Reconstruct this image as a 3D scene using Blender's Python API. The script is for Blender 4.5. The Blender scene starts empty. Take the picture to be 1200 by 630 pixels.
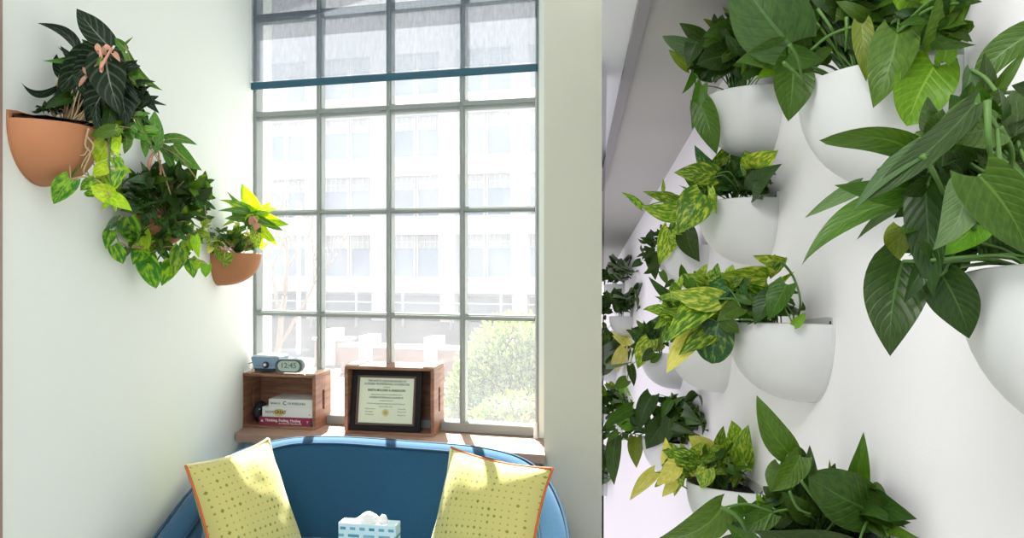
import bpy, math, random
from mathutils import Vector, Matrix
from mathutils import noise as mnoise
V = Vector
PI = math.pi
sc = bpy.context.scene
COL = sc.collection

# ------------------------------------------------------------------ camera
F, CX, HY = 900.0, 600.0, 303.0          # focal length in px, principal column, horizon row
cam_d = bpy.data.cameras.new('camera'); cam = bpy.data.objects.new('camera', cam_d)
COL.objects.link(cam); sc.camera = cam
cam_d.sensor_width = 36; cam_d.lens = 36*F/1200
cam_d.shift_y = -(315-HY)/1200
cam_d.clip_start = .02; cam_d.clip_end = 300
EYE = 1.45
cam.location = (0, 0, EYE); cam.rotation_euler = (PI/2, 0, 0)
O = V((0, 0, EYE))

def at(px, py, Y):
    return V(((px-CX)/F*Y, Y, EYE-(py-HY)/F*Y))
def ray(px, py):
    return V(((px-CX)/F, 1, -(py-HY)/F))
def hit(px, py, p0, n):
    r = ray(px, py); return O + r*((p0-O).dot(n)/r.dot(n))

# ------------------------------------------------------------------ materials
MATS = {}
def nodes(name):
    m = bpy.data.materials.new(name); m.use_nodes = True
    nt = m.node_tree; b = nt.nodes['Principled BSDF']
    return m, nt, b
def N(nt, t, **kw):
    n = nt.nodes.new(t)
    for k, v in kw.items():
        if k in n.inputs: n.inputs[k].default_value = v
        else: setattr(n, k, v)
    return n
def c4(c): return (c[0], c[1], c[2], 1)
def simple(name, col, rough=.6, spec=.4, metal=0, bump=0, bscale=60, var=0, vscale=8):
    if name in MATS: return MATS[name]
    m, nt, b = nodes(name)
    b.inputs['Base Color'].default_value = c4(col); b.inputs['Roughness'].default_value = rough
    b.inputs['Specular IOR Level'].default_value = spec; b.inputs['Metallic'].default_value = metal
    tc = N(nt, 'ShaderNodeTexCoord')
    if var:
        no = N(nt, 'ShaderNodeTexNoise', Scale=vscale, Detail=4.0)
        nt.links.new(tc.outputs['Object'], no.inputs['Vector'])
        mx = N(nt, 'ShaderNodeMix', data_type='RGBA')
        mx.inputs['A'].default_value = c4([x*(1-var) for x in col]); mx.inputs['B'].default_value = c4([min(1, x*(1+var)) for x in col])
        nt.links.new(no.outputs['Fac'], mx.inputs['Factor']); nt.links.new(mx.outputs['Result'], b.inputs['Base Color'])
    if bump:
        no = N(nt, 'ShaderNodeTexNoise', Scale=bscale, Detail=3.0)
        nt.links.new(tc.outputs['Object'], no.inputs['Vector'])
        bp = N(nt, 'ShaderNodeBump', Strength=bump, Distance=.01)
        nt.links.new(no.outputs['Fac'], bp.inputs['Height']); nt.links.new(bp.outputs['Normal'], b.inputs['Normal'])
    MATS[name] = m; return m

def leaf_mat(name, base, second, vein, thresh=.5, soft=.08, scale=7, sidevein=.25, rough=.38, trans=.22, veinw=.05, stretch=.7, spec=.3, vfreq=26.0):
    """leaf: base colour, patches of a second colour, pale midrib and faint side veins (all in the leaf's own uv)"""
    m, nt, b = nodes(name); L = nt.links.new
    uv = N(nt, 'ShaderNodeUVMap', uv_map='UVMap'); rn = N(nt, 'ShaderNodeUVMap', uv_map='Rand')
    sep = N(nt, 'ShaderNodeSeparateXYZ'); L(uv.outputs[0], sep.inputs[0])
    sr = N(nt, 'ShaderNodeSeparateXYZ'); L(rn.outputs[0], sr.inputs[0])
    def M(op, a, bb=None, cc=None):
        n = N(nt, 'ShaderNodeMath', operation=op)
        for i, x in enumerate((a, bb, cc)):
            if x is None: continue
            if isinstance(x, (int, float)): n.inputs[i].default_value = x
            else: L(x, n.inputs[i])
        return n.outputs[0]
    u = M('SUBTRACT', sep.outputs[0], .5); au = M('ABSOLUTE', u); v = sep.outputs[1]
    # patches follow the side veins: coordinates run along v - k|u|
    w = M('SUBTRACT', v, M('MULTIPLY', au, .7))
    cb = N(nt, 'ShaderNodeCombineXYZ')
    L(M('ADD', M('MULTIPLY', u, stretch*3), M('MULTIPLY', sr.outputs[0], 37)), cb.inputs[0])
    L(M('ADD', M('MULTIPLY', w, 1.6), M('MULTIPLY', sr.outputs[1], 23)), cb.inputs[1])
    no = N(nt, 'ShaderNodeTexNoise', Scale=float(scale)*.75, Detail=3.5, Roughness=.58); L(cb.outputs[0], no.inputs['Vector'])
    mr = N(nt, 'ShaderNodeMapRange'); L(no.outputs['Fac'], mr.inputs[0])
    mr.inputs[1].default_value = thresh-soft; mr.inputs[2].default_value = thresh+soft
    mx = N(nt, 'ShaderNodeMix', data_type='RGBA'); L(mr.outputs[0], mx.inputs['Factor'])
    mx.inputs['A'].default_value = c4(base); mx.inputs['B'].default_value = c4(second)
    # per-leaf brightness
    hs = N(nt, 'ShaderNodeHueSaturation'); L(mx.outputs['Result'], hs.inputs['Color'])
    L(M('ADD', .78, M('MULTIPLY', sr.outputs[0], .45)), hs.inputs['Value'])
    L(M('ADD', .485, M('MULTIPLY', sr.outputs[1], .03)), hs.inputs['Hue'])
    # midrib + side veins
    mid = M('LESS_THAN', au, M('MULTIPLY', M('SUBTRACT', 1.05, v), veinw*.55))
    sv = M('POWER', M('ABSOLUTE', M('SINE', M('MULTIPLY', w, vfreq))), 14.0)
    vf = M('MAXIMUM', M('MULTIPLY', mid, .55), M('MULTIPLY', sv, sidevein))
    mv = N(nt, 'ShaderNodeMix', data_type='RGBA'); L(vf, mv.inputs['Factor']); L(hs.outputs[0], mv.inputs['A'])
    mv.inputs['B'].default_value = c4(vein)
    L(mv.outputs['Result'], b.inputs['Base Color'])
    b.inputs['Roughness'].default_value = rough; b.inputs['Specular IOR Level'].default_value = spec
    bp = N(nt, 'ShaderNodeBump', Strength=.35, Distance=.004)
    L(M('SUBTRACT', 1.0, M('MAXIMUM', mid, M('MULTIPLY', sv, .5))), bp.inputs['Height']); L(bp.outputs['Normal'], b.inputs['Normal'])
    tr = N(nt, 'ShaderNodeBsdfTranslucent'); g = N(nt, 'ShaderNodeHueSaturation', Value=1.5, Saturation=1.1)
    L(mv.outputs['Result'], g.inputs['Color']); L(g.outputs[0], tr.inputs['Color'])
    ms = N(nt, 'ShaderNodeMixShader'); ms.inputs[0].default_value = trans
    L(b.outputs[0], ms.inputs[1]); L(tr.outputs[0], ms.inputs[2])
    L(ms.outputs[0], nt.nodes['Material Output'].inputs['Surface'])
    MATS[name] = m; return m

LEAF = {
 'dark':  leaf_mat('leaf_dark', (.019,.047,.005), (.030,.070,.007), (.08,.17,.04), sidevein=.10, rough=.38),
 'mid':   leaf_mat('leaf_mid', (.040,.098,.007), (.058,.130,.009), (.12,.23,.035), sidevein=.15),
 'grey':  leaf_mat('leaf_grey', (.075,.135,.045), (.06,.115,.033), (.17,.28,.11), sidevein=.14, rough=.5),
 'bright':leaf_mat('leaf_bright', (.11,.27,.007), (.15,.33,.012), (.30,.48,.07), sidevein=.18, trans=.3),
 'olive': leaf_mat('leaf_olive', (.11,.15,.01), (.15,.19,.02), (.2,.28,.05), sidevein=.15),
 'var':   leaf_mat('leaf_variegated', (.045,.14,.010), (.36,.46,.045), (.2,.38,.06), thresh=.55, soft=.08, sidevein=.06, scale=5, trans=.28),
 'vary':  leaf_mat('leaf_variegated_pale', (.12,.27,.014), (.54,.60,.09), (.4,.52,.1), thresh=.54, soft=.09, sidevein=.08, scale=5, trans=.3),
 'yel':   leaf_mat('leaf_yellow', (.46,.50,.04), (.70,.64,.20), (.6,.6,.2), thresh=.5, soft=.15, sidevein=.08, scale=5, trans=.3),
 'jade':  leaf_mat('leaf_dark_variegated', (.022,.085,.025), (.15,.28,.04), (.1,.25,.08), thresh=.58, soft=.07, scale=5, sidevein=.08),
 'agl':   leaf_mat('leaf_silver_veined', (.004,.015,.006), (.010,.030,.010), (.30,.33,.26), thresh=.5, sidevein=.16, veinw=.05, spec=.15, rough=.5, trans=.1, vfreq=17.0),
 'aglg':  leaf_mat('leaf_green_pink_rib', (.05,.18,.02), (.14,.28,.05), (.6,.42,.25), thresh=.55, soft=.12, sidevein=.08, veinw=.07, trans=.2),
 'lime':  leaf_mat('leaf_lime', (.24,.46,.015), (.55,.70,.05), (.5,.68,.12), thresh=.54, soft=.15, scale=4, sidevein=.05, trans=.4),
 'heart': leaf_mat('leaf_heart_twotone', (.045,.18,.02), (.28,.48,.03), (.35,.58,.1), thresh=.52, soft=.08, scale=2.4, sidevein=.05, trans=.3),
 'pink':  leaf_mat('leaf_pink', (.55,.25,.17), (.68,.42,.28), (.75,.55,.42), thresh=.5, sidevein=.2, trans=.25),
}
STYLES = list(LEAF)
STEM = simple('stem_green', (.075,.165,.028), .5)
STEMB = simple('stem_tan', (.36,.27,.14), .7)
STEMP = simple('stem_pink', (.60,.30,.20), .6)
SOIL = simple('soil', (.022,.016,.012), .95, bump=1, bscale=120, var=.5, vscale=90)
WPOT = simple('planter_white',(.60,.61,.60), .42, .35, bump=.03, bscale=200)
TPOT = simple('planter_terracotta', (.43,.19,.088), .6, .25, bump=.04, bscale=150, var=.08, vscale=9)
HOLE = simple('screw_dark', (.02,.02,.022), .5)

# ------------------------------------------------------------------ mesh helpers
class MB:
    def __init__(s): s.v=[]; s.f=[]; s.m=[]; s.mats=[]; s.uv=[]; s.rn=[]; s.sm=[]
    def mi(s, mat):
        if mat not in s.mats: s.mats.append(mat)
        return s.mats.index(mat)
    def add(s, vs, fs, mat, uvs=None, rnd=(0,0), smooth=True):
        k = len(s.v); s.v += [V(x) for x in vs]; i = s.mi(mat)
        for f in fs:
            s.f.append([k+j for j in f]); s.m.append(i); s.sm.append(smooth)
            for j in f:
                s.uv.append(uvs[j] if uvs else (0,0)); s.rn.append(rnd)
    def box(s, c, h, mat, R=None, bev=0):
        """c centre, h half sizes, R 3 axes"""
        ax = R or (V((1,0,0)), V((0,1,0)), V((0,0,1)))
        c = V(c)
        if bev:
            b = min(bev, min(h)*.9); vs=[]; idx={}
            fs=[]
            for sx in (-1,1):
                for sy in (-1,1):
                    for sz in (-1,1):
                        for d in range(3):
                            hh=[h[0]-b,h[1]-b,h[2]-b]; hh[d]=h[d]
                            idx[(sx,sy,sz,d)]=len(vs)
                            vs.append(c+ax[0]*sx*hh[0]+ax[1]*sy*hh[1]+ax[2]*sz*hh[2])
            g=lambda a,d: idx[(a[0],a[1],a[2],d)]
            for d in range(3):
                o=[i for i in range(3) if i!=d]
                for sg in (-1,1):
                    q=[]
                    for (p,r) in ((-1,-1),(1,-1),(1,1),(-1,1)):
                        a=[0,0,0]; a[d]=sg; a[o[0]]=p; a[o[1]]=r; q.append(g(a,d))
                    fs.append(q)
            for d in range(3):       # edges along d
                o=[i for i in range(3) if i!=d]
                for p in (-1,1):
                    for r in (-1,1):
                        a=[0,0,0]; b2=[0,0,0]; a[d]=-1; b2[d]=1
                        a[o[0]]=b2[o[0]]=p; a[o[1]]=b2[o[1]]=r
                        fs.append([g(a,o[0]),g(b2,o[0]),g(b2,o[1]),g(a,o[1])])
            for sx in (-1,1):
                for sy in (-1,1):
                    for sz in (-1,1):
                        fs.append([idx[(sx,sy,sz,0)],idx[(sx,sy,sz,1)],idx[(sx,sy,sz,2)]])
            s.add(vs, fs, mat, smooth=False); return
        vs=[c+ax[0]*x*h[0]+ax[1]*y*h[1]+ax[2]*z*h[2] for x in (-1,1) for y in (-1,1) for z in (-1,1)]
        s.add(vs, [(0,1,3,2),(4,6,7,5),(0,4,5,1),(2,3,7,6),(0,2,6,4),(1,5,7,3)], mat, smooth=False)
    def tube(s, pts, r, mat, n=6, r2=None):
        pts=[V(p) for p in pts]; k=len(pts)
        if k<2: return
        vs=[]; fs=[]; up=V((.3,.2,1)).normalized(); prev=None
        for i,p in enumerate(pts):
            d=(pts[min(i+1,k-1)]-pts[max(i-1,0)])
            if d.length<1e-9: d=V((0,0,1))
            d.normalize()
            a=(prev-d*prev.dot(d)) if prev is not None else d.cross(up)
            if a.length<1e-6: a=d.orthogonal()
            a.normalize(); prev=a; b=d.cross(a)
            rr=r if r2 is None else r+(r2-r)*i/(k-1)
            for j in range(n):
                t=2*PI*j/n; vs.append(p+a*math.cos(t)*rr+b*math.sin(t)*rr)
        for i in range(k-1):
            for j in range(n):
                fs.append((i*n+j,i*n+(j+1)%n,(i+1)*n+(j+1)%n,(i+1)*n+j))
        fs.append(tuple(range(n))[::-1]); fs.append(tuple((k-1)*n+j for j in range(n)))
        s.add(vs,fs,mat)
    def grid(s, P, mat, closed_u=False, uv=True, smooth=True):
        """P[i][j] grid of points"""
        a=len(P); b=len(P[0]); vs=[p for row in P for p in row]; fs=[]
        for i in range(a-1):
            for j in range(b-(0 if closed_u else 1)):
                fs.append((i*b+j,i*b+(j+1)%b,(i+1)*b+(j+1)%b,(i+1)*b+j))
        uvs=[(j/(b-1),i/(a-1)) for i in range(a) for j in range(b)]
        s.add(vs,fs,mat,uvs,smooth=smooth)
    def prism(s, poly, z0, z1, mat):
        n=len(poly); vs=[V((x,y,z0)) for x,y in poly]+[V((x,y,z1)) for x,y in poly]
        fs=[tuple(range(n))[::-1],tuple(range(n,2*n))]+[(i,(i+1)%n,n+(i+1)%n,n+i) for i in range(n)]
        s.add(vs,fs,mat,smooth=False)
    def leaf(s, base, tip, width, Nrm, mat, bow=.1, fold=.25, curve=0., lobe=.13, n=10, m=3, rng=random, tw=0., pw=(.42,.85), wave=.03):
        base=V(base); tip=V(tip); A=tip-base; L=A.length
        if L<1e-5: return
        A.normalize(); Nn=(Nrm-A*Nrm.dot(A))
        if Nn.length<1e-5: Nn=A.orthogonal()
        Nn.normalize(); S=A.cross(Nn)
        a,b=pw; tm=(a*(1.06)-b*.0)/(a+b); tm=max(.05,(a-b*.06)/(a+b)); mxh=((tm+.06)**a)*((1-tm)**b)
        vs=[]; uvs=[]; ph=rng.random()*6
        for i in range(n+1):
            t=i/n; t2=t**.9
            hw=((t2+.06)**a)*((1-t2)**b)/mxh*width/2 if i<n else 0
            mid=base+A*L*t2+Nn*(bow*L*4*t2*(1-t2)*(1.0 if bow<0 else 1.0))+S*(curve*L*4*t2*(1-t2))
            ang=tw*(t2-.3)
            for j in range(-m,m+1):
                u=j/m; au=abs(u)
                side=S*math.cos(ang)+Nn*math.sin(ang); nn=Nn*math.cos(ang)-S*math.sin(ang)
                p=mid+side*(u*hw)*(1-.08*au)-A*(lobe*L*(au**1.6)*(1-t2)**4)
                p+=nn*(fold*hw*(au**1.2)+wave*width*math.sin(ph+t2*9+(1 if u>0 else 2.5))*au*au)
                vs.append(p); uvs.append((.5+.5*u,t2))
        w=2*m+1; fs=[]
        for i in range(n):
            for j in range(2*m): fs.append((i*w+j,i*w+j+1,(i+1)*w+j+1,(i+1)*w+j))
        s.add(vs,fs,mat,uvs,(rng.random(),rng.random()))
    def build(s, name, parent=None, origin=None, label=None):
        if parent is not None: origin=ORG[parent.name]
        origin=V(origin) if origin is not None else V((0,0,0))
        me=bpy.data.meshes.new(name); me.from_pydata([tuple(v-origin) for v in s.v],[],s.f)
        for m in s.mats: me.materials.append(m)
        me.polygons.foreach_set('material_index',s.m); me.polygons.foreach_set('use_smooth',s.sm)
        uvl=me.uv_layers.new(name='UVMap'); rnl=me.uv_layers.new(name='Rand')
        uvl.data.foreach_set('uv',[c for u in s.uv for c in u]); rnl.data.foreach_set('uv',[c for u in s.rn for c in u])
        me.update(); o=bpy.data.objects.new(name,me); COL.objects.link(o)
        if parent is not None: o.parent=parent; ORG[o.name]=origin
        else: o.location=origin; ORG[o.name]=origin
        if label: o['label']=label
        return o
ORG={}
def thing(name,label,cat,loc,group=None):
    o=bpy.data.objects.new(name,None); COL.objects.link(o); o.location=loc; o.empty_display_size=.05
    ORG[o.name]=V(loc); tag(o,label,cat,group); return o
def tag(o,label,cat,group=None):
    o['label']=label; o['category']=cat
    if group: o['group']=group
    return o
def struct(mb,name,origin=None):
    o=mb.build(name,origin=origin); o['kind']='structure'; return o
def spline(pts,k=8,closed=False):
    out=[]; n=len(pts); pts=[V(p) for p in pts]
    for i in range(n-1):
        p0=pts[max(i-1,0)];p1=pts[i];p2=pts[i+1];p3=pts[min(i+2,n-1)]
        for j in range(k):
            t=j/k
            out.append(.5*((2*p1)+(p2-p0)*t+(2*p0-5*p1+4*p2-p3)*t*t+(3*p1-p0-3*p2+p3)*t**3))
    out.append(pts[-1]); return out
def text_mesh(mb, txt, size, origin, ax, ay, mat, align='CENTER', depth=.0006, width=None, bold=False):
    """writing as thin solid letters on the plane (ax, ay)"""
    cu=bpy.data.curves.new('t','FONT'); cu.body=txt; cu.size=size; cu.align_x=align; cu.align_y='CENTER'; cu.extrude=depth/2
    cu.resolution_u=2
    if bold: cu.offset=size*.02
    o=bpy.data.objects.new('t',cu); COL.objects.link(o); bpy.context.view_layer.update()
    me=bpy.data.meshes.new_from_object(o.evaluated_get(bpy.context.evaluated_depsgraph_get()))
    xs=[v.co.x for v in me.vertices]; k=1
    if width and xs: k=width/(max(xs)-min(xs))
    az=ax.cross(ay)
    mb.add([V(origin)+ax*v.co.x*k+ay*v.co.y+az*(v.co.z+depth/2) for v in me.vertices],[tuple(p.vertices) for p in me.polygons],mat,smooth=False)
    COL.objects.unlink(o); bpy.data.objects.remove(o); bpy.data.curves.remove(cu); bpy.data.meshes.remove(me)

# ------------------------------------------------------------------ the two room frames
# window wall of the sitting room: u runs right along it, w runs outdoors
U=V((.9657,-.2598,0)); W=V((.2598,.9657,0)); Z=V((0,0,1))
PW=at(634,303,3.3)                       # right end of the glass
def wloc(u,w,z): return V((PW.x,PW.y,0))+U*u+W*w+Z*z
# left wall (runs almost along the line of sight)
DL=V((-.042,.999,0)).normalized(); NL=V((DL.y,-DL.x,0)); PL=V((-1.211,3.353,EYE))
def lwall_px(px,py): return hit(px,py,PL,NL)
# planter wall of the right-hand space
D1=V((60,900,-107)).normalized(); VR=V((350,900,7766)).normalized(); VR=(VR-D1*VR.dot(D1)).normalized(); NR=VR.cross(D1).normalized()
DR=.6; PR=O-NR*DR
def rloc(a,p,h): return O+D1*a+NR*(p-DR)+VR*h
SILL=EYE-.76

# ------------------------------------------------------------------ materials of the setting
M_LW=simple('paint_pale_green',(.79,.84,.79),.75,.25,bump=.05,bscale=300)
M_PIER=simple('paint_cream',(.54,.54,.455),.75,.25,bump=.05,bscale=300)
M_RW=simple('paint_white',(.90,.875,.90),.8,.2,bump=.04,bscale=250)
M_CEIL=simple('ceiling_grey',(.47,.46,.44),.85,.1)
M_CEIL2=simple('ceiling_pale',(.80,.81,.85),.8,.2)
M_BEAM=simple('beam_grey',(.30,.285,.30),.6)
M_FLOOR=simple('floor_carpet',(.42,.40,.36),.9,var=.1,bump=.3,bscale=400)
M_SILL=simple('sill_wood',(.40,.26,.19),.5,.4,var=.2,vscale=12)
M_FRAME=simple('window_metal',(.25,.28,.27),.45,.5)
M_OUT=simple('render_white',(.80,.78,.80),.9)

# ------------------------------------------------------------------ setting
m=MB(); _x=103.5/900+.0008; m.prism([(-1.6,-1.2),(-1.6,4.0),(-1.2,3.72),(.19,3.27),(_x*2.96,2.96),(_x*.3,.3),(0,-1.2)],-.06,0,M_FLOOR); struct(m,'floor')
m=MB(); m.box((.9,6.0,-3.45),(1.6,6.6,.05),simple('floor_pale',(.75,.74,.74),.6)); struct(m,'floor_corridor')
# left wall, thick
m=MB(); a=PL-DL*3.6; b=PL+DL*.6
def poly_wall(name,pts,z0,z1,mat): mm=MB(); mm.prism([(p.x,p.y) for p in pts],z0,z1,mat); return struct(mm,name)
poly_wall('wall_left',[a,b,b-NL*.15,a-NL*.15],-.02,3.1,M_LW)
c=hit(1,303,PL,NL); 
m=MB(); m.box(V((c.x,c.y,1.55))-DL*.050+NL*.003,(.045,.004,1.55),simple('casing_brown',(.33,.22,.18),.6),R=(DL,NL,Z)); struct(m,'trim_1')
# window wall: header above the glass, wall below the sill
gl=hit(299,303,wloc(0,0,0)+Z*EYE,W); GL=(gl-PW).dot(U)            # left end of the glass (negative)
HEAD=EYE+1.60
m=MB(); m.box(wloc(GL/2,-.02,(HEAD+3.1)/2),(abs(GL)/2+.02,.16,(3.1-HEAD)/2),M_LW,R=(U,W,Z)); struct(m,'wall_back')
m=MB(); m.box(wloc(GL/2-.02,-.02,SILL/2-.03),(abs(GL)/2+.03,.14,SILL/2-.03),M_LW,R=(U,W,Z)); struct(m,'wall_back_lower')
m=MB(); m.box(wloc(.022,.03,(3.1)/2),(.022,.07,1.55),M_LW,R=(U,W,Z)); struct(m,'wall_back_jamb')
# sill board
sf0=hit(275,507,V((0,0,SILL)),Z); 
A0=V((-1.205,3.345)); B0=V((.128,2.975)); A1=wloc(GL,.03,0); B1=wloc(0,.03,0)
m=MB(); m.prism([(A0.x,A0.y),(B0.x,B0.y),(B1.x,B1.y),(A1.x,A1.y)],SILL-.035,SILL,M_SILL); 
sill=struct(m,'window_sill')
# pier between the sitting room and the planter corridor; its right face runs away from the eye
pa=V((.126,3.02)); pb=V((.3456,2.961)); r0=ray(705.3,303); 
k=pb.y; pb=V((r0.x*k,k)); far=12.2
pc=V((r0.x*far,far)); pd=V((1.25,far)); pe=V((.20,3.30))
m=MB(); 
n=5; P=[pa,pb,pc,pd,pe]
vs=[V((p.x,p.y,-3.4)) for p in P]+[V((p.x,p.y,3.3)) for p in P]
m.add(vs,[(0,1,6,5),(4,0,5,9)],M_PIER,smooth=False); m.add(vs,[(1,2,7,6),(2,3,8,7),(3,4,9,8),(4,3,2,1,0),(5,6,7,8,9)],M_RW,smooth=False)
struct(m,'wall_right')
# side panel closing the window reveal on the right
# sitting-room ceiling, ends along the eye line where the soffit of the corridor begins
m=MB(); m.prism([(-1.5,-1.2),(-1.5,4.2),(.4,3.4),(r0.x*2.96,2.96),(r0.x*.3,.3),(0,-1.2)],3.1,3.2,M_LW); struct(m,'ceiling')
# planter wall
m=MB(); 
def rbox(a0,a1,p0,p1,h0,h1,mat): m.box(rloc((a0+a1)/2,(p0+p1)/2,(h0+h1)/2),(abs(a1-a0)/2,abs(p1-p0)/2,abs(h1-h0)/2),mat,R=(D1,NR,VR))
rbox(-.6,12.6,-.12,0,-5.2,1.3,M_RW); struct(m,'wall_planters')
HC=None
q=hit(784,200,PR,NR); HC=(q-O).dot(VR)
# soffit (three tones) cut along the eye line px 705.3
def soffit(name,p0,p1,mat,h0,h1,rib=False,a0=.9):
    """strip of ceiling between offsets p0..p1 from the wall; left end clipped by the plane through the eye"""
    mm=MB(); nn=V((1,-r0.x,0))                      # plane x = r0.x*y
    rows=[]; a=a0
    na=60; 
    for i in range(na+1):
        a=a0+(12.6-a0)*i/na; line=[]
        lo=rloc(a,p0,h0); hi=rloc(a,p1,h0)
        dlo=lo.dot(nn); dhi=hi.dot(nn)
        if dlo<=.001: continue
        if dhi<.001:
            t=dlo/(dlo-dhi); hi=lo.lerp(hi,t*.999)
        rows.append((lo,hi,lo+VR*(h1-h0),hi+VR*(h1-h0)))
    mm.grid([[r_[0],r_[1],r_[3],r_[2],r_[0]] for r_ in rows],mat,smooth=False)
    mm.add(list(rows[0]),[(0,2,3,1)],mat,smooth=False)
    return struct(mm,name)
BO=.6-HC*.238-.6*0                                   # beam: lateral offset found below
q1=hit(753,9,rloc(0,0,HC-.02),VR); q2=hit(738.5,100,rloc(0,0,HC-.02),VR); q3=hit(727.5,100,rloc(0,0,HC-.02),VR)
pR=(q2-PR).dot(NR); pLb=(q3-PR).dot(NR)
soffit('ceiling_soffit',-.1,pR,M_CEIL,HC,HC+.2)
soffit('trim_2',pR,pLb,M_BEAM,HC-.02,HC+.2)
soffit('ceiling_panel',pLb,2.2,M_CEIL2,HC+.01,HC+.2)

# ------------------------------------------------------------------ window 1
win=MB()
nv=4; pane=-GL/nv
rows_z=[EYE+.675+.46*2, EYE+.675+.46, EYE+.675, EYE+.2155, EYE-.256, EYE-.725]
wobj=thing('window_1','x','x',wloc(GL/2,0,SILL)); del wobj['label']; del wobj['category']; wobj['kind']='structure'
fr=MB()
for u_,hw in ((GL,.013),(0,.010)):
    fr.box(wloc(u_+(hw if u_<0 else -hw),0,(SILL+HEAD)/2),(hw,.03,(HEAD-SILL)/2),M_FRAME,R=(U,W,Z),bev=.003)
fr.box(wloc(GL/2,0,SILL+.022),(-GL/2,.034,.022),M_FRAME,R=(U,W,Z),bev=.004)
fr.box(wloc(GL/2,0,HEAD-.02),(-GL/2,.034,.02),M_FRAME,R=(U,W,Z),bev=.004)
fr.build('window_frame',wobj)
for i in range(1,nv):
    b=MB(); b.box(wloc(GL+pane*i,.0,(SILL+HEAD)/2),(.013,.022,(HEAD-SILL)/2-.04),M_FRAME,R=(U,W,Z),bev=.003)
    b.box(wloc(GL+pane*i,-.02,(SILL+HEAD)/2),(.0065,.012,(HEAD-SILL)/2-.04),M_FRAME,R=(U,W,Z),bev=.002)
    b.build('mullion',wobj)
for i,z_ in enumerate(rows_z[:-1]):
    h=.020 if i in (1,2) else .0125
    b=MB(); b.box(wloc(GL/2,-.001,z_),(-GL/2-.02,.021,h),M_FRAME,R=(U,W,Z),bev=.003); b.box(wloc(GL/2,-.021,z_+(.004 if i==2 else 0)),(-GL/2-.02,.011,.006 if i!=2 else .011),M_FRAME,R=(U,W,Z),bev=.002)
    b.build('glazing_bar',wobj)
gm=bpy.data.materials.new('window_glass'); gm.use_nodes=True; nt=gm.node_tree; nt.nodes.clear()
o_=N(nt,'ShaderNodeOutputMaterial'); t_=N(nt,'ShaderNodeBsdfTransparent'); t_.inputs[0].default_value=(.97,.985,.98,1)
d_=N(nt,'ShaderNodeBsdfTranslucent'); d_.inputs[0].default_value=(.92,.94,1,1); g_=N(nt,'ShaderNodeBsdfGlossy',Roughness=.02)
tc=N(nt,'ShaderNodeTexCoord'); no=N(nt,'ShaderNodeTexNoise',Scale=5.0,Detail=5.0); nt.links.new(tc.outputs['Object'],no.inputs['Vector'])
mr=N(nt,'ShaderNodeMapRange'); nt.links.new(no.outputs['Fac'],mr.inputs[0]); mr.inputs[1].default_value=.3; mr.inputs[2].default_value=.7; mr.inputs[3].default_value=.038; mr.inputs[4].default_value=.052
s1=N(nt,'ShaderNodeMixShader'); nt.links.new(mr.outputs[0],s1.inputs[0]); nt.links.new(t_.outputs[0],s1.inputs[1]); nt.links.new(d_.outputs[0],s1.inputs[2])  # small translucent share mixed in as veiling glare, washes out the view
s2=N(nt,'ShaderNodeMixShader'); s2.inputs[0].default_value=.03; nt.links.new(s1.outputs[0],s2.inputs[1]); nt.links.new(g_.outputs[0],s2.inputs[2]); nt.links.new(s2.outputs[0],o_.inputs[0])
g=MB(); g.box(wloc(GL/2,.012,(SILL+HEAD)/2),(-GL/2-.01,.003,(HEAD-SILL)/2-.03),gm,R=(U,W,Z)); g.build('glass',wobj)

# roller blind
fb=bpy.data.materials.new('blind_mesh'); fb.use_nodes=True; nt=fb.node_tree; nt.nodes.clear()
o_=N(nt,'ShaderNodeOutputMaterial'); t_=N(nt,'ShaderNodeBsdfTransparent'); d_=N(nt,'ShaderNodeBsdfTranslucent'); d_.inputs[0].default_value=(.22,.24,.28,1)
df=N(nt,'ShaderNodeBsdfDiffuse'); df.inputs[0].default_value=(.07,.12,.16,1)
tc=N(nt,'ShaderNodeTexCoord'); mp=N(nt,'ShaderNodeMapping'); mp.inputs['Scale'].default_value=(110,110,25); no=N(nt,'ShaderNodeTexNoise',Scale=1.0,Detail=3.0)
nt.links.new(tc.outputs['Object'],mp.inputs[0]); nt.links.new(mp.outputs[0],no.inputs['Vector'])
mr=N(nt,'ShaderNodeMapRange'); nt.links.new(no.outputs['Fac'],mr.inputs[0]); mr.inputs[1].default_value=.3; mr.inputs[2].default_value=.7; mr.inputs[3].default_value=.40; mr.inputs[4].default_value=.48
s0=N(nt,'ShaderNodeMixShader'); s0.inputs[0].default_value=.45; nt.links.new(d_.outputs[0],s0.inputs[1]); nt.links.new(df.outputs[0],s0.inputs[2])
s1=N(nt,'ShaderNodeMixShader'); nt.links.new(mr.outputs[0],s1.inputs[0]); nt.links.new(t_.outputs[0],s1.inputs[1]); nt.links.new(s0.outputs[0],s1.inputs[2]); nt.links.new(s1.outputs[0],o_.inputs[0])
HEMB=(.02,.13,.19)
BZ=EYE+.79
bl=thing('roller_blind','grey-blue see-through roller blind pulled down over the top of the window','blind',wloc(GL/2,-.06,BZ))
m=MB(); m.box(wloc(GL/2-.002,-.06,(BZ+HEAD)/2+.02),(-GL/2-.002,.0012,(HEAD-BZ)/2-.02),fb,R=(U,W,Z)); m.build('blind_fabric',bl)
m=MB(); m.box(wloc(GL/2-.002,-.06,BZ+.018),(-GL/2,.007,.017),simple('hem_blue',(.025,.095,.14),.6),R=(U,W,Z),bev=.004); m.build('hem_bar',bl,label='dark teal hem bar')
m=MB(); m.tube([wloc(GL+.01,-.06,HEAD-.03),wloc(-.01,-.06,HEAD-.03)],.022,fb,12); m.build('roller_tube',bl)
m=MB(); cp=[]
for z_ in range(41): cp.append(wloc(-.012,-.045,HEAD-.05-(HEAD-.05-SILL-.03)*z_/40))
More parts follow.
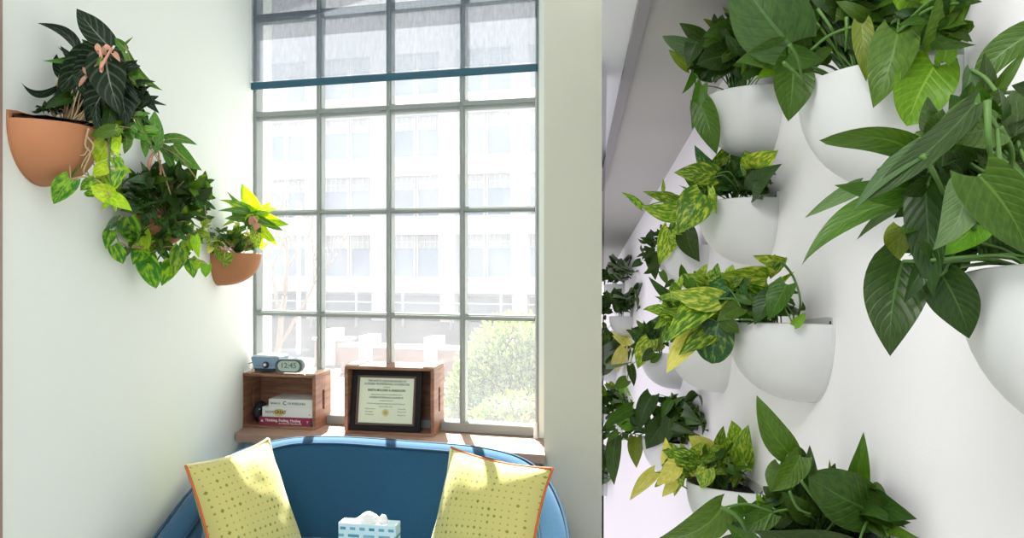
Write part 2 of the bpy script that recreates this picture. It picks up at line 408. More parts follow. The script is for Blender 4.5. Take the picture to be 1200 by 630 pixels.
m.tube(cp,.0016,simple('cord_white',(.85,.85,.85),.5),6); cord=m.build('cord',bl)
m=MB(); p_=wloc(-.012,-.045,SILL+.03); m.tube([p_+Z*.035,p_+Z*.02,p_-Z*.03,p_-Z*.032],.006,simple('cord_white',(.85,.85,.85),.5),10,.014); m.build('cord_weight',cord)

# ------------------------------------------------------------------ outdoors
GZ=EYE-3.0
m=MB(); m.prism([(-40,3.9),(.22,3.9),(1.2,12.3),(20,12.3),(30,60),(-40,60)],GZ-.2,GZ,simple('paving',(.135,.135,.15),.9,var=.3,vscale=.5)); o=struct(m,'ground')
# office building
BP=V((0,36,0)); 
def bloc(s,w,z): return BP+U*s+W*w+Z*z
bd=thing('office_building','pale office building with rows of tall windows across the street','building',bloc(-5,0,GZ))
mb=MB()
bands=[(EYE+6.9+3,EYE+4.9+3),(EYE+6.9,EYE+4.9),(EYE+4.0,EYE+2.0),(EYE+1.15,EYE-.95)]
top=EYE+14
edges=[top]+[e for b_ in bands for e in b_]+[EYE-1.6]
for i in range(0,len(edges),2):
    z1,z0=edges[i],edges[i+1]
    mb.box(bloc(-5,0,(z0+z1)/2),(16,.25,(z1-z0)/2),M_OUT,R=(U,W,Z))
nb=9; bw=3.55; s0=-21.4+.55
for i in range(nb+1):
    s_=s0+i*bw
    mb.box(bloc(s_,-.05,(EYE-1.6+top)/2),(.42,.34,(top-EYE+1.6)/2),M_OUT,R=(U,W,Z))
mb.box(bloc(-5,.6,(GZ+top)/2),(16,.3,(top-GZ)/2),M_OUT,R=(U,W,Z))
mb.build('wall',bd)
WG=simple('office_glass',(.40,.48,.62),.4,.3); WM=simple('office_frame',(.78,.79,.81),.7); WT=simple('office_transom',(.58,.62,.67),.5)
for (z1,z0) in bands:
    for i in range(nb):
        for sd in (-1,1):
            s_=s0+(i+.5)*bw+sd*.74
            w_=MB(); w_.box(bloc(s_,.22,(z0+(z1-.65))/2),(.66,.02,(z1-.65-z0)/2),WG,R=(U,W,Z))
            w_.box(bloc(s_,.20,z1-.33),(.68,.03,.32),WT,R=(U,W,Z))
            for kk in range(-2,3): w_.box(bloc(s_+kk*.28,.15,z1-.33),(.025,.03,.32),WM,R=(U,W,Z))
            w_.box(bloc(s_,.15,z1-.33),(.6,.03,.025),WM,R=(U,W,Z)); w_.box(bloc(s_,.14,z0+.04),(.62,.05,.04),WM,R=(U,W,Z))
            for s2 in (-1,1): w_.box(bloc(s_+s2*.67,.15,(z0+z1)/2),(.05,.05,(z1-z0)/2),WM,R=(U,W,Z))
            w_.build('window',bd)
# arcade with posts at street level
mb=MB()
for i in range(nb+1): mb.box(bloc(s0+i*bw,-.05,(GZ+EYE-1.6)/2),(.36,.3,(EYE-1.6-GZ)/2),M_OUT,R=(U,W,Z))
mb.box(bloc(-5,.29,(GZ+EYE-1.6)/2-.1),(16,.02,(EYE-1.6-GZ)/2-.1),simple('arcade_glass',(.38,.42,.50),.4),R=(U,W,Z))
mb.build('arcade',bd)
# railing in front of the building
rl=thing('railing','low pale railing along the far side of the street','railing',bloc(-5,-4,GZ))
mb=MB()
for z_ in (GZ+1.55,GZ+1.1,GZ+.6): mb.tube([bloc(-18,-4,z_),bloc(8,-4,z_)],.04,WM,6)
mb.build('rail',rl)
for i in range(12):
    mb=MB(); mb.tube([bloc(-17+i*2.2,-4,GZ),bloc(-17+i*2.2,-4,GZ+1.55)],.05,WM,6); mb.build('post',rl)
# low brick planters with white piers
for i,(px,Y,lab) in enumerate(((470,20,'long low brick planter wall with a white pier beside the street'),(392,22,'low brick block with a white top left of the long planter wall'))):
    t=thing('brick_planter',lab,'planter',at(px,400,Y)*1)
    c_=at(px,400,Y); c_.z=GZ; ORG[t.name]=c_; t.location=c_
    mb=MB(); w_=1.6 if i==0 else .5
    mb.box(c_+Z*.35,(w_,.25,.35),simple('brick_pale',(.40,.27,.25),.9,var=.2,vscale=6),R=(U,W,Z)); mb.build('wall',t)
    for s_ in ((-.85,.95) if i==0 else (0,)):
        mb=MB(); mb.box(c_+U*s_+Z*.5-W*.05,(.16,.34,.5),WM,R=(U,W,Z)); mb.build('pier',t)
    mb=MB(); mb.box(c_+Z*.72,(w_+.05,.3,.03),WM,R=(U,W,Z)); mb.build('coping',t)
# lamp post and white banner column
t=thing('lamp_post','thin white lamp post standing in the left of the window view','lamp post',V((at(350,303,24).x,24,GZ)))
mb=MB(); b_=V((at(350,303,24).x,24,GZ)); mb.tube([b_,b_+Z*4.3],.09,WM,8,.05); mb.build('pole',t)
mb=MB(); mb.tube([b_+Z*4.25,b_+Z*4.35,b_+Z*4.7,b_+Z*4.78],.16,WM,10,.05); mb.build('lamp_head',t)
b_=V((at(610,303,22).x,22,GZ)); t=thing('banner_column','tall bright white banner column right of the window view','column',b_)
mb=MB(); mb.box(b_+Z*1.9,(.17,.1,1.9),WM); mb.build('panel',t); mb=MB(); mb.box(b_+Z*.1,(.3,.25,.1),WM); mb.build('base',t)
# parked car far behind, pale
# bare tree
rng=random.Random(5)
tb=V((at(318,303,17).x,17,GZ)); tree=thing('bare_tree','bare pale branching tree at the left side of the window view','tree',tb)
mb=MB(); bark=simple('bark',(.36,.28,.23),.9); 
def branch(p,d,L,r,dep):
    q=[p]; dd=V(d)
    for i in range(4):
        dd=(dd+V((rng.uniform(-.15,.15),rng.uniform(-.15,.15),rng.uniform(-.02,.12)))).normalized(); q.append(q[-1]+dd*L/4)
    mb.tube(q,r,bark,5,r*.55)
    if dep>0:
        for i in range(3 if dep>1 else 4):
            e=(dd+V((rng.uniform(-.8,.8),rng.uniform(-.8,.8),rng.uniform(-.1,.5)))).normalized()
            branch(q[rng.choice((2,3,4))],e,L*rng.uniform(.55,.75),r*.5,dep-1)
branch(tb,V((.05,0,1)),2.2,.10,4); mb.build('branches',tree)
# hedges
def bush(name,lab,cat,c,rad,n,ls,mats,seed,squash=(1,1,1),shape=2.0):
    r=random.Random(seed); t=thing(name,lab,cat,V((c[0],c[1],GZ)))
    f=MB(); core=MB(); P=[]
    for i in range(13):
        th=PI*i/12
        P.append([V(c)+V((rad[0]*.86*math.sin(th)*math.cos(2*PI*j/20),rad[1]*.86*math.sin(th)*math.sin(2*PI*j/20),rad[2]*.86*math.cos(th))) for j in range(20)])
    core.grid(P,LEAF['dark'],closed_u=True); core.build('inner_twigs',t)
    for i in range(n):
        d=V((r.gauss(0,1),r.gauss(0,1),r.gauss(0,1))).normalized()
        if d.y>.35: d.y=-d.y
        k=r.uniform(.88,1.03)+.05*mnoise.noise(d*3+V((seed,0,0)))
        p=V(c)+V((d.x*rad[0],d.y*rad[1],d.z*rad[2]))*k
        if p.z<GZ+.05: continue
        a=(d+V((r.uniform(-.9,.9),r.uniform(-.9,.9),r.uniform(-.5,1)))).normalized()
        f.leaf(p,p+a*ls*r.uniform(.7,1.3),ls*.55,d+V((r.uniform(-.5,.5),r.uniform(-.5,.5),.3)),LEAF[r.choice(mats)],n=3,m=1,rng=r,lobe=0,fold=.2)
    f.build('foliage',t); return t
HEDGE=leaf_mat('leaf_hedge',(.16,.25,.07),(.24,.33,.10),(.3,.36,.15),trans=.3,sidevein=.05); LEAF['hedge']=HEDGE
FLW=leaf_mat('leaf_goldflower',(.50,.38,.05),(.55,.45,.12),(.5,.45,.2),trans=.3,sidevein=.0); LEAF['flw']=FLW
hc=at(612,470,9.6)
bush('round_hedge','large clipped round green hedge just outside the window on the right','hedge',(hc.x-.06,9.6,hc.z-.35),(.92,.9,1.40),9000,.075,['hedge'],3)
hb=at(600,470,7.9)
bush('flowering_shrub','low yellow-flowering shrub in front of the round hedge','shrub',(hb.x+.08,7.9,hb.z-.42),(.60,.35,.50),1500,.06,['flw','hedge','hedge','bright'],8)

# ------------------------------------------------------------------ planters
def planter(fr_,a_near,h_rim,w,p,h,mat,label,cat,group,name='potted_pothos',soil_dip=.02,plate=.02,screws=(0,1),sx=1):
    """fr_=(origin, along, normal, up); a_near = along coordinate of the near rim corner; returns dict"""
    Or,ea,en,ev=fr_; c=Or+ea*(a_near+w/2)+ev*h_rim
    t=thing(name,label,cat,c-ev*h,group)
    m=MB(); nu,nt_=28,14; P=[]
    def prof(t_): return max(0,(1-t_**2.2))**.5
    for i in range(nt_+1):
        t_=math.sin(i/nt_*PI/2); r_=prof(t_) if i<nt_ else 0
        P.append([c+ea*(-math.cos(PI*j/nu)*w/2*r_)+en*(math.sin(PI*j/nu)*p*r_**.82+.002)-ev*(h*t_) for j in range(nu+1)])
    m.grid(P,mat)
    k=.955; P2=[]
    for i in range(6):
        t_=i/5*.5; r_=prof(t_)*k
        P2.append([c+ea*(-math.cos(PI*j/nu)*w/2*r_)+en*(math.sin(PI*j/nu)*p*r_+.002)-ev*(h*t_) for j in range(nu+1)])
    m.grid(P2[::-1],mat)
    # rim lip, slightly rounded
    R0=[x+ev*0 for x in P[0]]; R2=P2[0]; R1=[(a_+b_)/2+ev*.0022 for a_,b_ in zip(R0,R2)]
    m.grid([R2,R1,R0],mat); m.build('pot',t)
    # back plate
    b=MB(); vs=[]; out=[(-w/2,plate*.85)]+[(-w/2+w*q_/8,plate) for q_ in range(1,8)]+[(w/2,plate*.85)]
    for i in range(nt_+1):
        t_=math.sin(i/nt_*PI/2); r_=prof(t_) if i<nt_ else 0; out.append((w/2*r_,-h*t_))
    for i in range(nt_-1,-1,-1):
        t_=math.sin(i/nt_*PI/2); out.append((-w/2*prof(t_),-h*t_))
    nn=len(out); vs=[c+ea*x*1.012+ev*y*1.005+en*.006 for x,y in out]+[c+ea*x*1.012+ev*y*1.005+en*.0005 for x,y in out]
    b.add(vs,[tuple(range(nn)),tuple(range(nn,2*nn))[::-1]]+[(i,(i+1)%nn,nn+(i+1)%nn,nn+i) for i in range(nn)],mat,smooth=False); bpl=b.build('back_plate',t)
    for s_ in screws:
        x=(-w/2+.013) if s_==0 else (w/2-.013); q=c+ea*x+ev*(plate*.30)+en*.006
        sm=MB(); sm.tube([q,q+en*.0015,q+en*.002],.0042,HOLE,10,.003); sm.build('mounting_screw',bpl)
    s=MB(); rg=random.Random(int(abs(a_near)*1000)); P=[]
    for i in range(7):
        r_=i/6*.94
        P.append([c+ea*(-math.cos(PI*j/16)*w/2*r_)+en*(math.sin(PI*j/16)*p*r_+.006)+ev*(-soil_dip+(1-r_)*.012+rg.uniform(-.003,.003)) for j in range(17)])
    s.grid(P,SOIL); s.build('soil',t)
    return dict(t=t,c=c,w=w,p=p,h=h,ea=ea,en=en,ev=ev)

def clampR(px,Y): 
    d=px-660
    return min(Y,.93*540/d) if d>30 else Y
def clampL(px,Y):
    k=(600-px)/900-.042
    return min(Y,.965*1.07/k) if k>.05 else Y

def pot_hit(pl,px,py):
    """depth at which the sight line through a photo point meets the pot's bowl, or None"""
    r=ray(px,py); c=pl['c']; ax=(pl['ea'],pl['en'],pl['ev']); s=(pl['w']/2*1.02,pl['p']*1.03,pl['h']*1.02)
    o=[(O-c).dot(ax[i])/s[i] for i in range(3)]; d=[r.dot(ax[i])/s[i] for i in range(3)]
    A=sum(x*x for x in d); B=sum(x*y for x,y in zip(o,d)); C=sum(x*x for x in o)-1; D=B*B-A*C
    if D<0: return None
    t=(-B-math.sqrt(D))/A
    return t if o[2]+d[2]*t<.05 else None
def pot_clear(pl,bx,by,tx,ty,w,gap=.012):
    L=math.hypot(tx-bx,ty-by) or 1; nx,ny=-(ty-by)/L,(tx-bx)/L; best=None
    for f_ in (0,.25,.5,.75,1):
        for g_ in (-.4,0,.4):
            k=pot_hit(pl,bx+(tx-bx)*f_+nx*w*g_*(1-f_),by+(ty-by)*f_+ny*w*g_*(1-f_))
            if k is not None: best=k-gap if best is None else min(best,k-gap)
    return best
def foliage(pl,leaves,clusters=(),clamp=clampR,seed=0,Yc=None,dspan=.22,stemmat=STEM,stem_r=.0022,soilpt=None,extra=(),name='foliage',maxstem=9):
    """leaves: (bx,by,tx,ty,w,style[,opts]) in photo pixels, back to front; depths spread over dspan metres round the pot"""
    rng=random.Random(seed); f=MB(); st=MB()
    c=pl['c']; Yc=Yc if Yc is not None else (c+pl['en']*pl['p']*.45).y
    sp=soilpt or (c+pl['en']*pl['p']*.45-pl['ev']*.02)
    bases=[]
    for (cx,cy,rx,ry,nn,sz,styles,*rest) in clusters:
        o=rest[0] if rest else {}
        up=o.get('up',.35); dY=o.get('dY',.04); asp=o.get('asp',.62)
        for i in range(nn):
            a=rng.uniform(0,2*PI); r=math.sqrt(rng.random()); x=cx+rx*r*math.cos(a); y=cy+ry*r*math.sin(a)
            if clamp is clampR: x=max(x,709)
            Y=clamp(x,Yc+dY+rng.uniform(-.5,.5)*o.get('ds',dspan))
            ang=math.atan2((y-cy)/max(ry,1)-up,(x-cx)/max(rx,1)+1e-3)+rng.gauss(0,.7)
            L=sz*rng.uniform(.65,1.25); tx=x+math.cos(ang)*L; ty=y+math.sin(ang)*L+L*.2
            Y2=clamp(tx,Y+rng.uniform(-.5,.5)*L*Y/900); pc_=pot_clear(pl,x,y,tx,ty,sz*asp)
            if pc_ is not None:
                if o.get('skip',1):
                    ty=y-abs(ty-y)*.8-2
                    if pot_clear(pl,x,y,tx,ty,sz*asp*.7) is not None: continue
                    pc_=9e9
                Y=min(Y,pc_); Y2=min(Y2,pc_)
            b_=at(x,y,Y); t_=at(tx,ty,Y2)
            nr=(O-b_).normalized()+V((rng.gauss(0,.55),rng.gauss(0,.3),rng.gauss(.35,.5)))
            f.leaf(b_,t_,sz*asp*Y/900*rng.uniform(.8,1.1),nr,LEAF[rng.choice(styles)],bow=rng.uniform(.03,.2),fold=rng.uniform(.1,.45),n=7,m=2,rng=rng,tw=rng.uniform(-.6,.6),curve=rng.uniform(-.08,.08))
            if rng.random()<.28: st.tube(spline([sp+V((rng.uniform(-.02,.02),rng.uniform(-.02,.02),0)),(sp+b_)/2+V((rng.uniform(-.01,.01),0,.02)),b_],4),stem_r*.8,stemmat,5)
    n=len(leaves)
    for i,lf in enumerate(leaves):
        bx,by,tx,ty,w,style=lf[:6]; o=lf[6] if len(lf)>6 else {}
        Y=Yc+dspan*(.5-(i+.5)/n)+o.get('d',0)
        Yb=clamp(bx,Y+o.get('db',0)); Lp=math.hypot(bx-tx,by-ty)
        Yt=clamp(tx,Y+o.get('dt',rng.uniform(-.35,.15)*Lp*Y/900))
        pc_=pot_clear(pl,bx,by,tx,ty,w,o.get('gap',.02))
        if pc_ is not None: Yb=min(Yb,pc_); Yt=min(Yt,pc_)
        b_=at(bx,by,Yb); t_=at(tx,ty,Yt); A=(t_-b_).normalized()
        vn=(O-(b_+t_)/2).normalized(); vn=(vn-A*vn.dot(A)).normalized()
        roll=math.radians(o.get('roll',rng.uniform(-28,28))); Nn=Matrix.Rotation(roll,3,A)@vn
        wid=w*Y/900/max(.45,math.cos(roll))
        f.leaf(b_,t_,wid,Nn,LEAF[style],bow=o.get('bow',.07),fold=o.get('fold',.22),curve=o.get('curve',rng.uniform(-.05,.05)),lobe=o.get('lobe',.13),n=14,m=4,rng=rng,tw=o.get('tw',rng.uniform(-.25,.25)),pw=o.get('pw',(.45,1.0)),wave=o.get('wave',.025))
        if o.get('stem',1): bases.append(b_)
    bases.sort(key=lambda q:(q-sp).length); done=[]
    for q in bases[:maxstem*10]:
        d0=(q-sp).length; best=sp+V((rng.uniform(-.02,.02),rng.uniform(-.015,.015),0)); bd_=d0
        if d0>.11:
            for e in done:
                dd=(e-q).length
                if dd<bd_*.75 and (e-sp).length<d0*.95: bd_=dd; best=e
        mid=(best+q)/2+V((0,0,.12*(q-best).length))
        st.tube(spline([best,mid,q],6),stem_r,stemmat,6,stem_r*.7); done.append(q)
    for (pts,r,mt) in extra:
        st.tube(spline([at(x,y,clamp(x,Yc+dy)) for x,y,dy in pts],6),r,mt,6,r*.6)
    f.build(name,pl['t']); 
    if st.v: st.build('stems',pl['t'])

FR=(PR,D1,NR,VR)
def rp(px,py,label,w=.33,p=.198,h=.18,**kw):
    q=hit(px,py,PR,NR)-PR
    return planter(FR,q.dot(D1),q.dot(VR),w,p,h,WPOT,label,'potted plant','white wall planters',**kw)
# ================================================================== planter wall plants (back to front)
G={}
def o(**k): return k
# far column of small pots
p=rp(732,333,'smallest far white planter at the top, nearest the corridor edge, with tiny dark leaves',screws=())
foliage(p,[],[(719,321,12,9,60,9,['dark','dark','mid'],o(ds=.3,up=.3)),(708,340,4,8,10,8,['dark','mid'])],seed=1,stem_r=.0015)
p=rp(742,371,'far small white planter directly below the smallest one, crowned with dark leaves',screws=())
foliage(p,[],[(722,355,16,12,80,11,['dark','dark','mid'],o(ds=.3)),(709,380,4,10,10,9,['mid','dark'])],seed=2,stem_r=.0015)
p=rp(723,431,'far white planter half hidden behind a drooping yellow-streaked vine',screws=())
foliage(p,[(735,405,724,391,12,'yel'),(728,402,707,425,26,'dark'),(722,410,706,440,18,'dark'),(733,408,725,436,13,'yel')],
  [(715,412,12,16,26,15,['dark','dark','mid'],o(ds=.3))],seed=3,stem_r=.0018)
p=rp(731,487,'far white planter with a lime-topped bushy plant, lowest of the far column',screws=())
foliage(p,[],[(719,473,13,13,70,11,['dark','mid','mid'],o(ds=.3)),(715,458,8,6,16,10,['bright','vary']),(727,470,6,5,8,12,['bright'])],seed=4,stem_r=.0015)
p=rp(712,566,'far lower white planter cut by the corridor edge with a few dark leaves',screws=())
foliage(p,[],[(704,545,9,14,30,13,['dark','mid'],o(ds=.3))],seed=44,stem_r=.0015)
# H
p=rp(831,287,'white planter under the upper variegated vine, mostly covered by small dark and lime leaves',screws=(0,))
foliage(p,[(765,286,750,278,9,'dark'),(760,281,762,270,8,'dark'),(768,295,752,303,11,'dark'),(751,306,740,313,10,'dark'),(762,298,768,328,17,'dark'),(775,318,783,334,9,'mid'),
  (772,300,757,318,12,'dark'),(790,330,778,338,8,'dark'),(805,272,820,307,27,'dark',o(roll=10,lobe=.2)),(787,274,804,287,17,'vary'),(785,269,772,310,26,'vary',o(roll=-10,lobe=.18))],
  [(765,296,9,20,24,12,['dark'],o(ds=.15)),(790,276,22,9,22,13,['dark','mid'],o(ds=.2))],seed=5,
  extra=[([(797,296,0),(788,312,0),(779,324,0),(781,334,0)],.003,STEM),([(792,300,0),(793,318,0),(791,332,0)],.002,STEMB)])
# E, D
p=rp(802,415,'white planter behind the middle variegated planter, draped with lime and dark leaves',screws=())
foliage(p,[(755,388,742,384,12,'dark'),(772,398,752,378,16,'dark'),(775,402,758,412,16,'olive'),(766,412,752,424,14,'dark'),(762,420,776,414,12,'mid'),
  (738,428,743,453,11,'dark'),(735,445,719,456,15,'mid'),(762,398,747,432,25,'vary',o(roll=5))],
  [(762,396,20,14,40,14,['dark','dark','mid','jade'],o(ds=.2))],seed=6,extra=[([(760,400,0),(742,415,0),(738,440,0)],.003,STEM)])
p=rp(858,403,'white planter overlapped from above by the big drooping variegated vine',screws=())
foliage(p,[],[(820,396,26,8,26,18,['var','mid','dark'],o(ds=.15))],seed=7)
# J
p=rp(808,521,'lower white planter overflowing with solid dark green heart leaves',screws=())
foliage(p,[(706,536,709,552,10,'dark'),(722,513,720,568,20,'dark',o(roll=15)),(745,512,746,548,20,'olive',o(roll=-10)),(742,478,705,504,17,'mid'),(740,497,721,493,17,'bright'),
  (785,470,761,464,9,'dark'),(800,485,820,474,12,'mid'),(792,482,806,468,10,'dark'),(764,463,748,505,24,'dark',o(roll=10)),(785,490,781,520,19,'dark',o(roll=20)),(787,468,774,492,12,'mid'),
  (778,494,757,526,30,'dark',o(roll=-5))],
  [(792,492,18,20,110,17,['dark','dark','mid'],o(ds=.22)),(765,500,28,16,36,16,['dark'],o(ds=.2)),(725,500,18,12,14,14,['dark','mid'])],seed=8,
  extra=[([(800,512,0),(770,505,0),(730,515,0)],.003,STEM)])
# A
p=rp(918,98,'upper white planter seen from below with dark green leaves spilling to its left',screws=())
foliage(p,[(840,34,824,22,9,'olive'),(867,35,846,7,9,'olive'),(885,30,863,14,20,'dark'),(890,45,868,30,22,'dark'),(820,78,834,97,22,'dark'),(808,80,783,58,15,'olive'),(825,46,796,27,20,'dark'),
  (812,86,799,110,9,'mid'),(815,57,776,42,23,'grey',o(roll=-25)),(818,46,806,78,24,'dark'),(862,36,823,44,24,'mid',o(curve=.1)),(850,66,815,76,36,'dark',o(roll=5,lobe=.2)),
  (822,100,811,152,18,'mid'),(822,122,840,181,33,'mid',o(roll=12,lobe=.15)),(866,62,850,40,16,'dark')],
  [(868,52,28,24,150,26,['dark','dark','mid'],o(ds=.2)),(835,70,18,14,30,20,['dark'],o(ds=.15)),(900,60,22,26,50,26,['dark','mid'],o(ds=.2))],seed=9,
  extra=[([(852,70,-.03),(860,50,-.03),(868,30,-.03)],.0035,STEM),([(848,72,-.04),(862,55,-.04),(878,48,-.04)],.003,STEM),([(816,88,0),(815,100,0),(822,122,0)],.003,STEM)])
# B
p=rp(913,231,'white planter second down with yellow-streaked leaves trailing to its left')
foliage(p,[(777,224,777,209,5,'vary'),(800,235,795,240,4,'var'),(840,204,814,170,20,'jade'),(876,207,857,179,22,'mid'),(838,192,859,162,15,'var'),(850,193,853,176,10,'vary'),
  (882,225,916,192,26,'dark'),(797,236,753,224,15,'var'),(752,243,728,225,9,'var'),(830,225,800,205,22,'var'),(805,242,750,240,28,'vary',o(curve=-.1)),(825,228,795,274,44,'var',o(roll=20)),
  (838,205,790,202,30,'var',o(roll=-8)),(885,206,872,176,26,'var'),(886,204,911,176,40,'vary',o(roll=-10,lobe=.2,wave=.06)),(833,220,840,251,9,'vary')],
  [(862,214,26,16,90,24,['dark','mid','jade'],o(ds=.18)),(815,245,14,16,20,22,['var','vary'],o(ds=.1))],seed=10,
  extra=[([(836,208,-.1),(850,206,-.1),(866,225,-.08)],.0022,STEM),([(840,204,-.1),(856,202,-.1),(868,224,-.08)],.0022,STEM)])
# C
p=rp(979,381,'large middle white planter with a big pale variegated vine bunching over its left rim')
foliage(p,[(930,381,944,366,11,'bright'),(790,351,760,324,13,'dark'),(790,353,767,347,8,'mid'),(790,368,769,372,20,'jade'),(922,333,900,376,27,'mid',o(roll=35)),(905,345,884,380,26,'dark'),
  (900,341,931,318,11,'var'),(914,303,903,327,23,'var',o(roll=20)),(917,306,882,299,16,'vary'),(900,345,880,368,20,'dark'),(898,326,842,322,34,'vary',o(roll=-25)),(898,348,846,332,30,'var'),
  (852,342,801,320,32,'vary',o(roll=-15)),(830,360,775,362,24,'var'),(842,378,834,426,48,'jade',o(roll=5,lobe=.18,pw=(.5,.6))),(815,392,781,437,30,'yel'),
  (845,378,795,416,34,'var'),(838,352,780,402,36,'var',o(roll=12,curve=.06)),(828,345,792,372,26,'var'),(850,335,822,352,24,'jade'),(818,372,790,392,22,'vary'),(842,350,785,342,32,'vary',o(roll=-8)),(868,360,840,376,24,'mid'),(848,375,866,390,20,'mid')],
  [(872,362,28,16,100,24,['dark','mid','jade'],o(ds=.18)),(812,362,32,24,46,26,['var','jade','mid','vary'],o(ds=.12,dY=.03,skip=0)),(835,340,34,16,26,26,['var','vary','mid'],o(ds=.1,dY=0,skip=0)),(905,355,14,16,24,20,['mid','dark'])],seed=11,
  extra=[([(916,306,-.05),(930,325,-.04),(938,354,-.02),(932,382,0)],.0035,STEM),([(835,350,-.14),(860,350,-.13),(880,356,-.1)],.003,STEM),([(868,374,-.12),(885,375,-.1),(900,382,-.05)],.003,STEM),
    ([(905,352,-.1),(890,372,-.1),(876,380,-.1)],.003,STEM),([(922,358,0),(930,370,0),(928,382,0)],.003,STEM)])
# I
p=rp(897,580,'lower white planter showing its soil, with bright yellow-green leaves')
foliage(p,[(785,548,780,512,18,'yel'),(845,540,848,498,20,'var'),(835,532,807,510,30,'yel',o(lobe=.2)),(858,520,857,492,24,'vary',o(lobe=.2)),(872,541,877,497,28,'vary',o(lobe=.2)),
  (768,553,738,586,18,'yel'),(815,540,782,526,24,'var'),(790,562,776,582,13,'yel'),(792,545,770,568,24,'yel'),(828,549,822,572,24,'vary',o(lobe=.2))],
  [(822,545,34,16,70,22,['var','vary','mid'],o(ds=.2)),(800,555,24,12,26,18,['vary','yel'],o(ds=.15)),(848,550,18,18,46,20,['var','mid','vary'],o(ds=.15))],seed=12,
  extra=[([(868,548,0),(866,562,0),(860,574,0)],.003,STEM),([(851,543,-.05),(866,548,-.05),(864,565,-.03),(856,575,0)],.0025,STEM),([(795,563,0),(805,572,0),(815,570,0)],.003,STEM),([(880,548,0),(870,555,0),(872,570,0)],.0025,STEM)])
# G
p=rp(1134,64,'big upper white planter with broad glossy hearts hanging over its rim',screws=())
foliage(p,[(1128,3,1151,2,10,'dark'),(930,80,924,142,46,'mid'),(945,50,952,-20,44,'dark'),(1030,20,1075,-30,60,'dark'),(960,45,965,-30,50,'dark'),(1000,20,985,-40,50,'dark'),
  (1058,8,1014,12,40,'grey'),(928,-12,930,26,15,'grey'),(1012,22,973,24,22,'grey'),(1010,28,1015,96,24,'olive'),(1105,72,1119,33,20,'bright'),
  (926,74,886,93,24,'bright',o(roll=10)),(926,68,863,73,42,'mid',o(roll=-10,curve=.12)),(925,62,966,70,30,'mid'),(925,52,858,-38,92,'dark',o(roll=10,lobe=.1)),
  (1052,38,1023,127,52,'mid',o(roll=15,curve=-.05)),(1092,-52,1078,40,74,'bright',o(roll=12,d=.03)),(1128,-14,1077,65,36,'mid',o(roll=28,curve=-.1)),(1096,77,1063,148,66,'bright',o(roll=-5,lobe=.2,pw=(.48,.72)))],
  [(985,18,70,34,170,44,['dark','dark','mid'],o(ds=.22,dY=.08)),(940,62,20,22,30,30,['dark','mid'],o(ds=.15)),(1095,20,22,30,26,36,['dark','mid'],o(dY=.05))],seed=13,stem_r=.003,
  extra=[([(992,20,-.1),(992,40,-.1),(991,60,-.08)],.0035,STEM),([(1098,78,-.12),(1102,58,-.1),(1115,54,-.06),(1126,56,-.03)],.004,STEM),([(1062,40,-.1),(1056,32,-.1),(1075,44,-.1)],.0035,STEM),
    ([(925,52,-.1),(935,70,-.08),(940,95,-.05)],.004,STEM),([(918,73,-.12),(935,88,-.1),(942,98,-.05)],.0035,STEM),([(958,10,-.1),(975,35,-.1),(982,58,-.05)],.003,STEM)])
# F
near=-(.165)+.70
p=planter(FR,.635,.097,.33,.19,.18,WPOT,'largest nearest white planter at the right edge with long glossy dark leaves','potted plant','white wall planters',screws=())
YF=.80
foliage(p,[(1215,38,1139,118,38,'mid',o(curve=.12,roll=20,d=.05)),(1150,122,1153,61,25,'dark'),(1166,110,1204,58,16,'mid'),(1220,160,1178,118,54,'dark'),(1226,120,1186,100,40,'dark'),(1138,82,1126,114,20,'grey'),
  (1058,266,1050,312,34,'olive',o(roll=20)),(1008,218,943,255,20,'grey',o(roll=20)),(1062,240,1004,281,14,'grey',o(curve=.06)),(1104,322,1136,396,54,'dark',o(roll=18,curve=-.06)),
  (1175,120,1112,150,44,'mid'),(1105,208,978,217,46,'mid',o(roll=-15,curve=-.05)),(1068,234,940,310,34,'mid',o(curve=.1,roll=30)),(1058,306,1043,417,76,'dark',o(roll=-8,lobe=.14,curve=.05)),
  (1098,215,1070,170,34,'grey'),(1085,220,1094,349,50,'dark',o(roll=18)),(1146,262,1101,300,42,'bright',o(roll=10,lobe=.2)),(1072,180,960,164,34,'mid',o(roll=-25,curve=.13,pw=(.4,.6))),
  (1108,168,1147,106,34,'mid',o(roll=-20,curve=.08)),(1100,175,1136,112,26,'mid'),(1168,150,1105,165,54,'mid'),(1142,122,1012,236,34,'dark',o(roll=20,curve=-.06,pw=(.5,.75))),(1100,165,1000,247,26,'grey',o(roll=20,curve=.05)),(1128,218,1093,293,46,'grey',o(curve=-.14,roll=10)),
  (1172,222,1235,275,60,'mid',o(lobe=.2)),(1148,206,1205,300,70,'mid',o(roll=15,curve=-.08,lobe=.2))],
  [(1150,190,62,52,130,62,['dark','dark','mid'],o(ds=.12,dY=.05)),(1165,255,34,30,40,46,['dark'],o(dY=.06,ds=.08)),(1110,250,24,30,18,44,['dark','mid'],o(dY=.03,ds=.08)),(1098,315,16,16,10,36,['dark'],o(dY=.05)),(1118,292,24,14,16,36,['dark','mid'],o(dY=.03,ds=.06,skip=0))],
  seed=14,Yc=YF,dspan=.2,stem_r=.0028,clamp=clampR,
  extra=[([(1080,182,-.08),(1094,202,-.07),(1112,240,-.02)],.0035,STEM),([(1157,118,-.09),(1159,170,-.09),(1168,215,-.03)],.0035,STEM),([(1107,302,-.02),(1109,318,-.02),(1118,331,-.02)],.0025,STEM),
   ([(1150,245,-.05),(1140,262,-.04),(1150,290,0)],.004,STEM),([(1172,150,-.05),(1186,180,-.03),(1180,230,0)],.0035,STEM)]+[([(1150+i*5,240,.02*(i%3)),(1146+i*6,270,0),(1150+i*6,300,0)],.004,STEM) for i in range(7)])
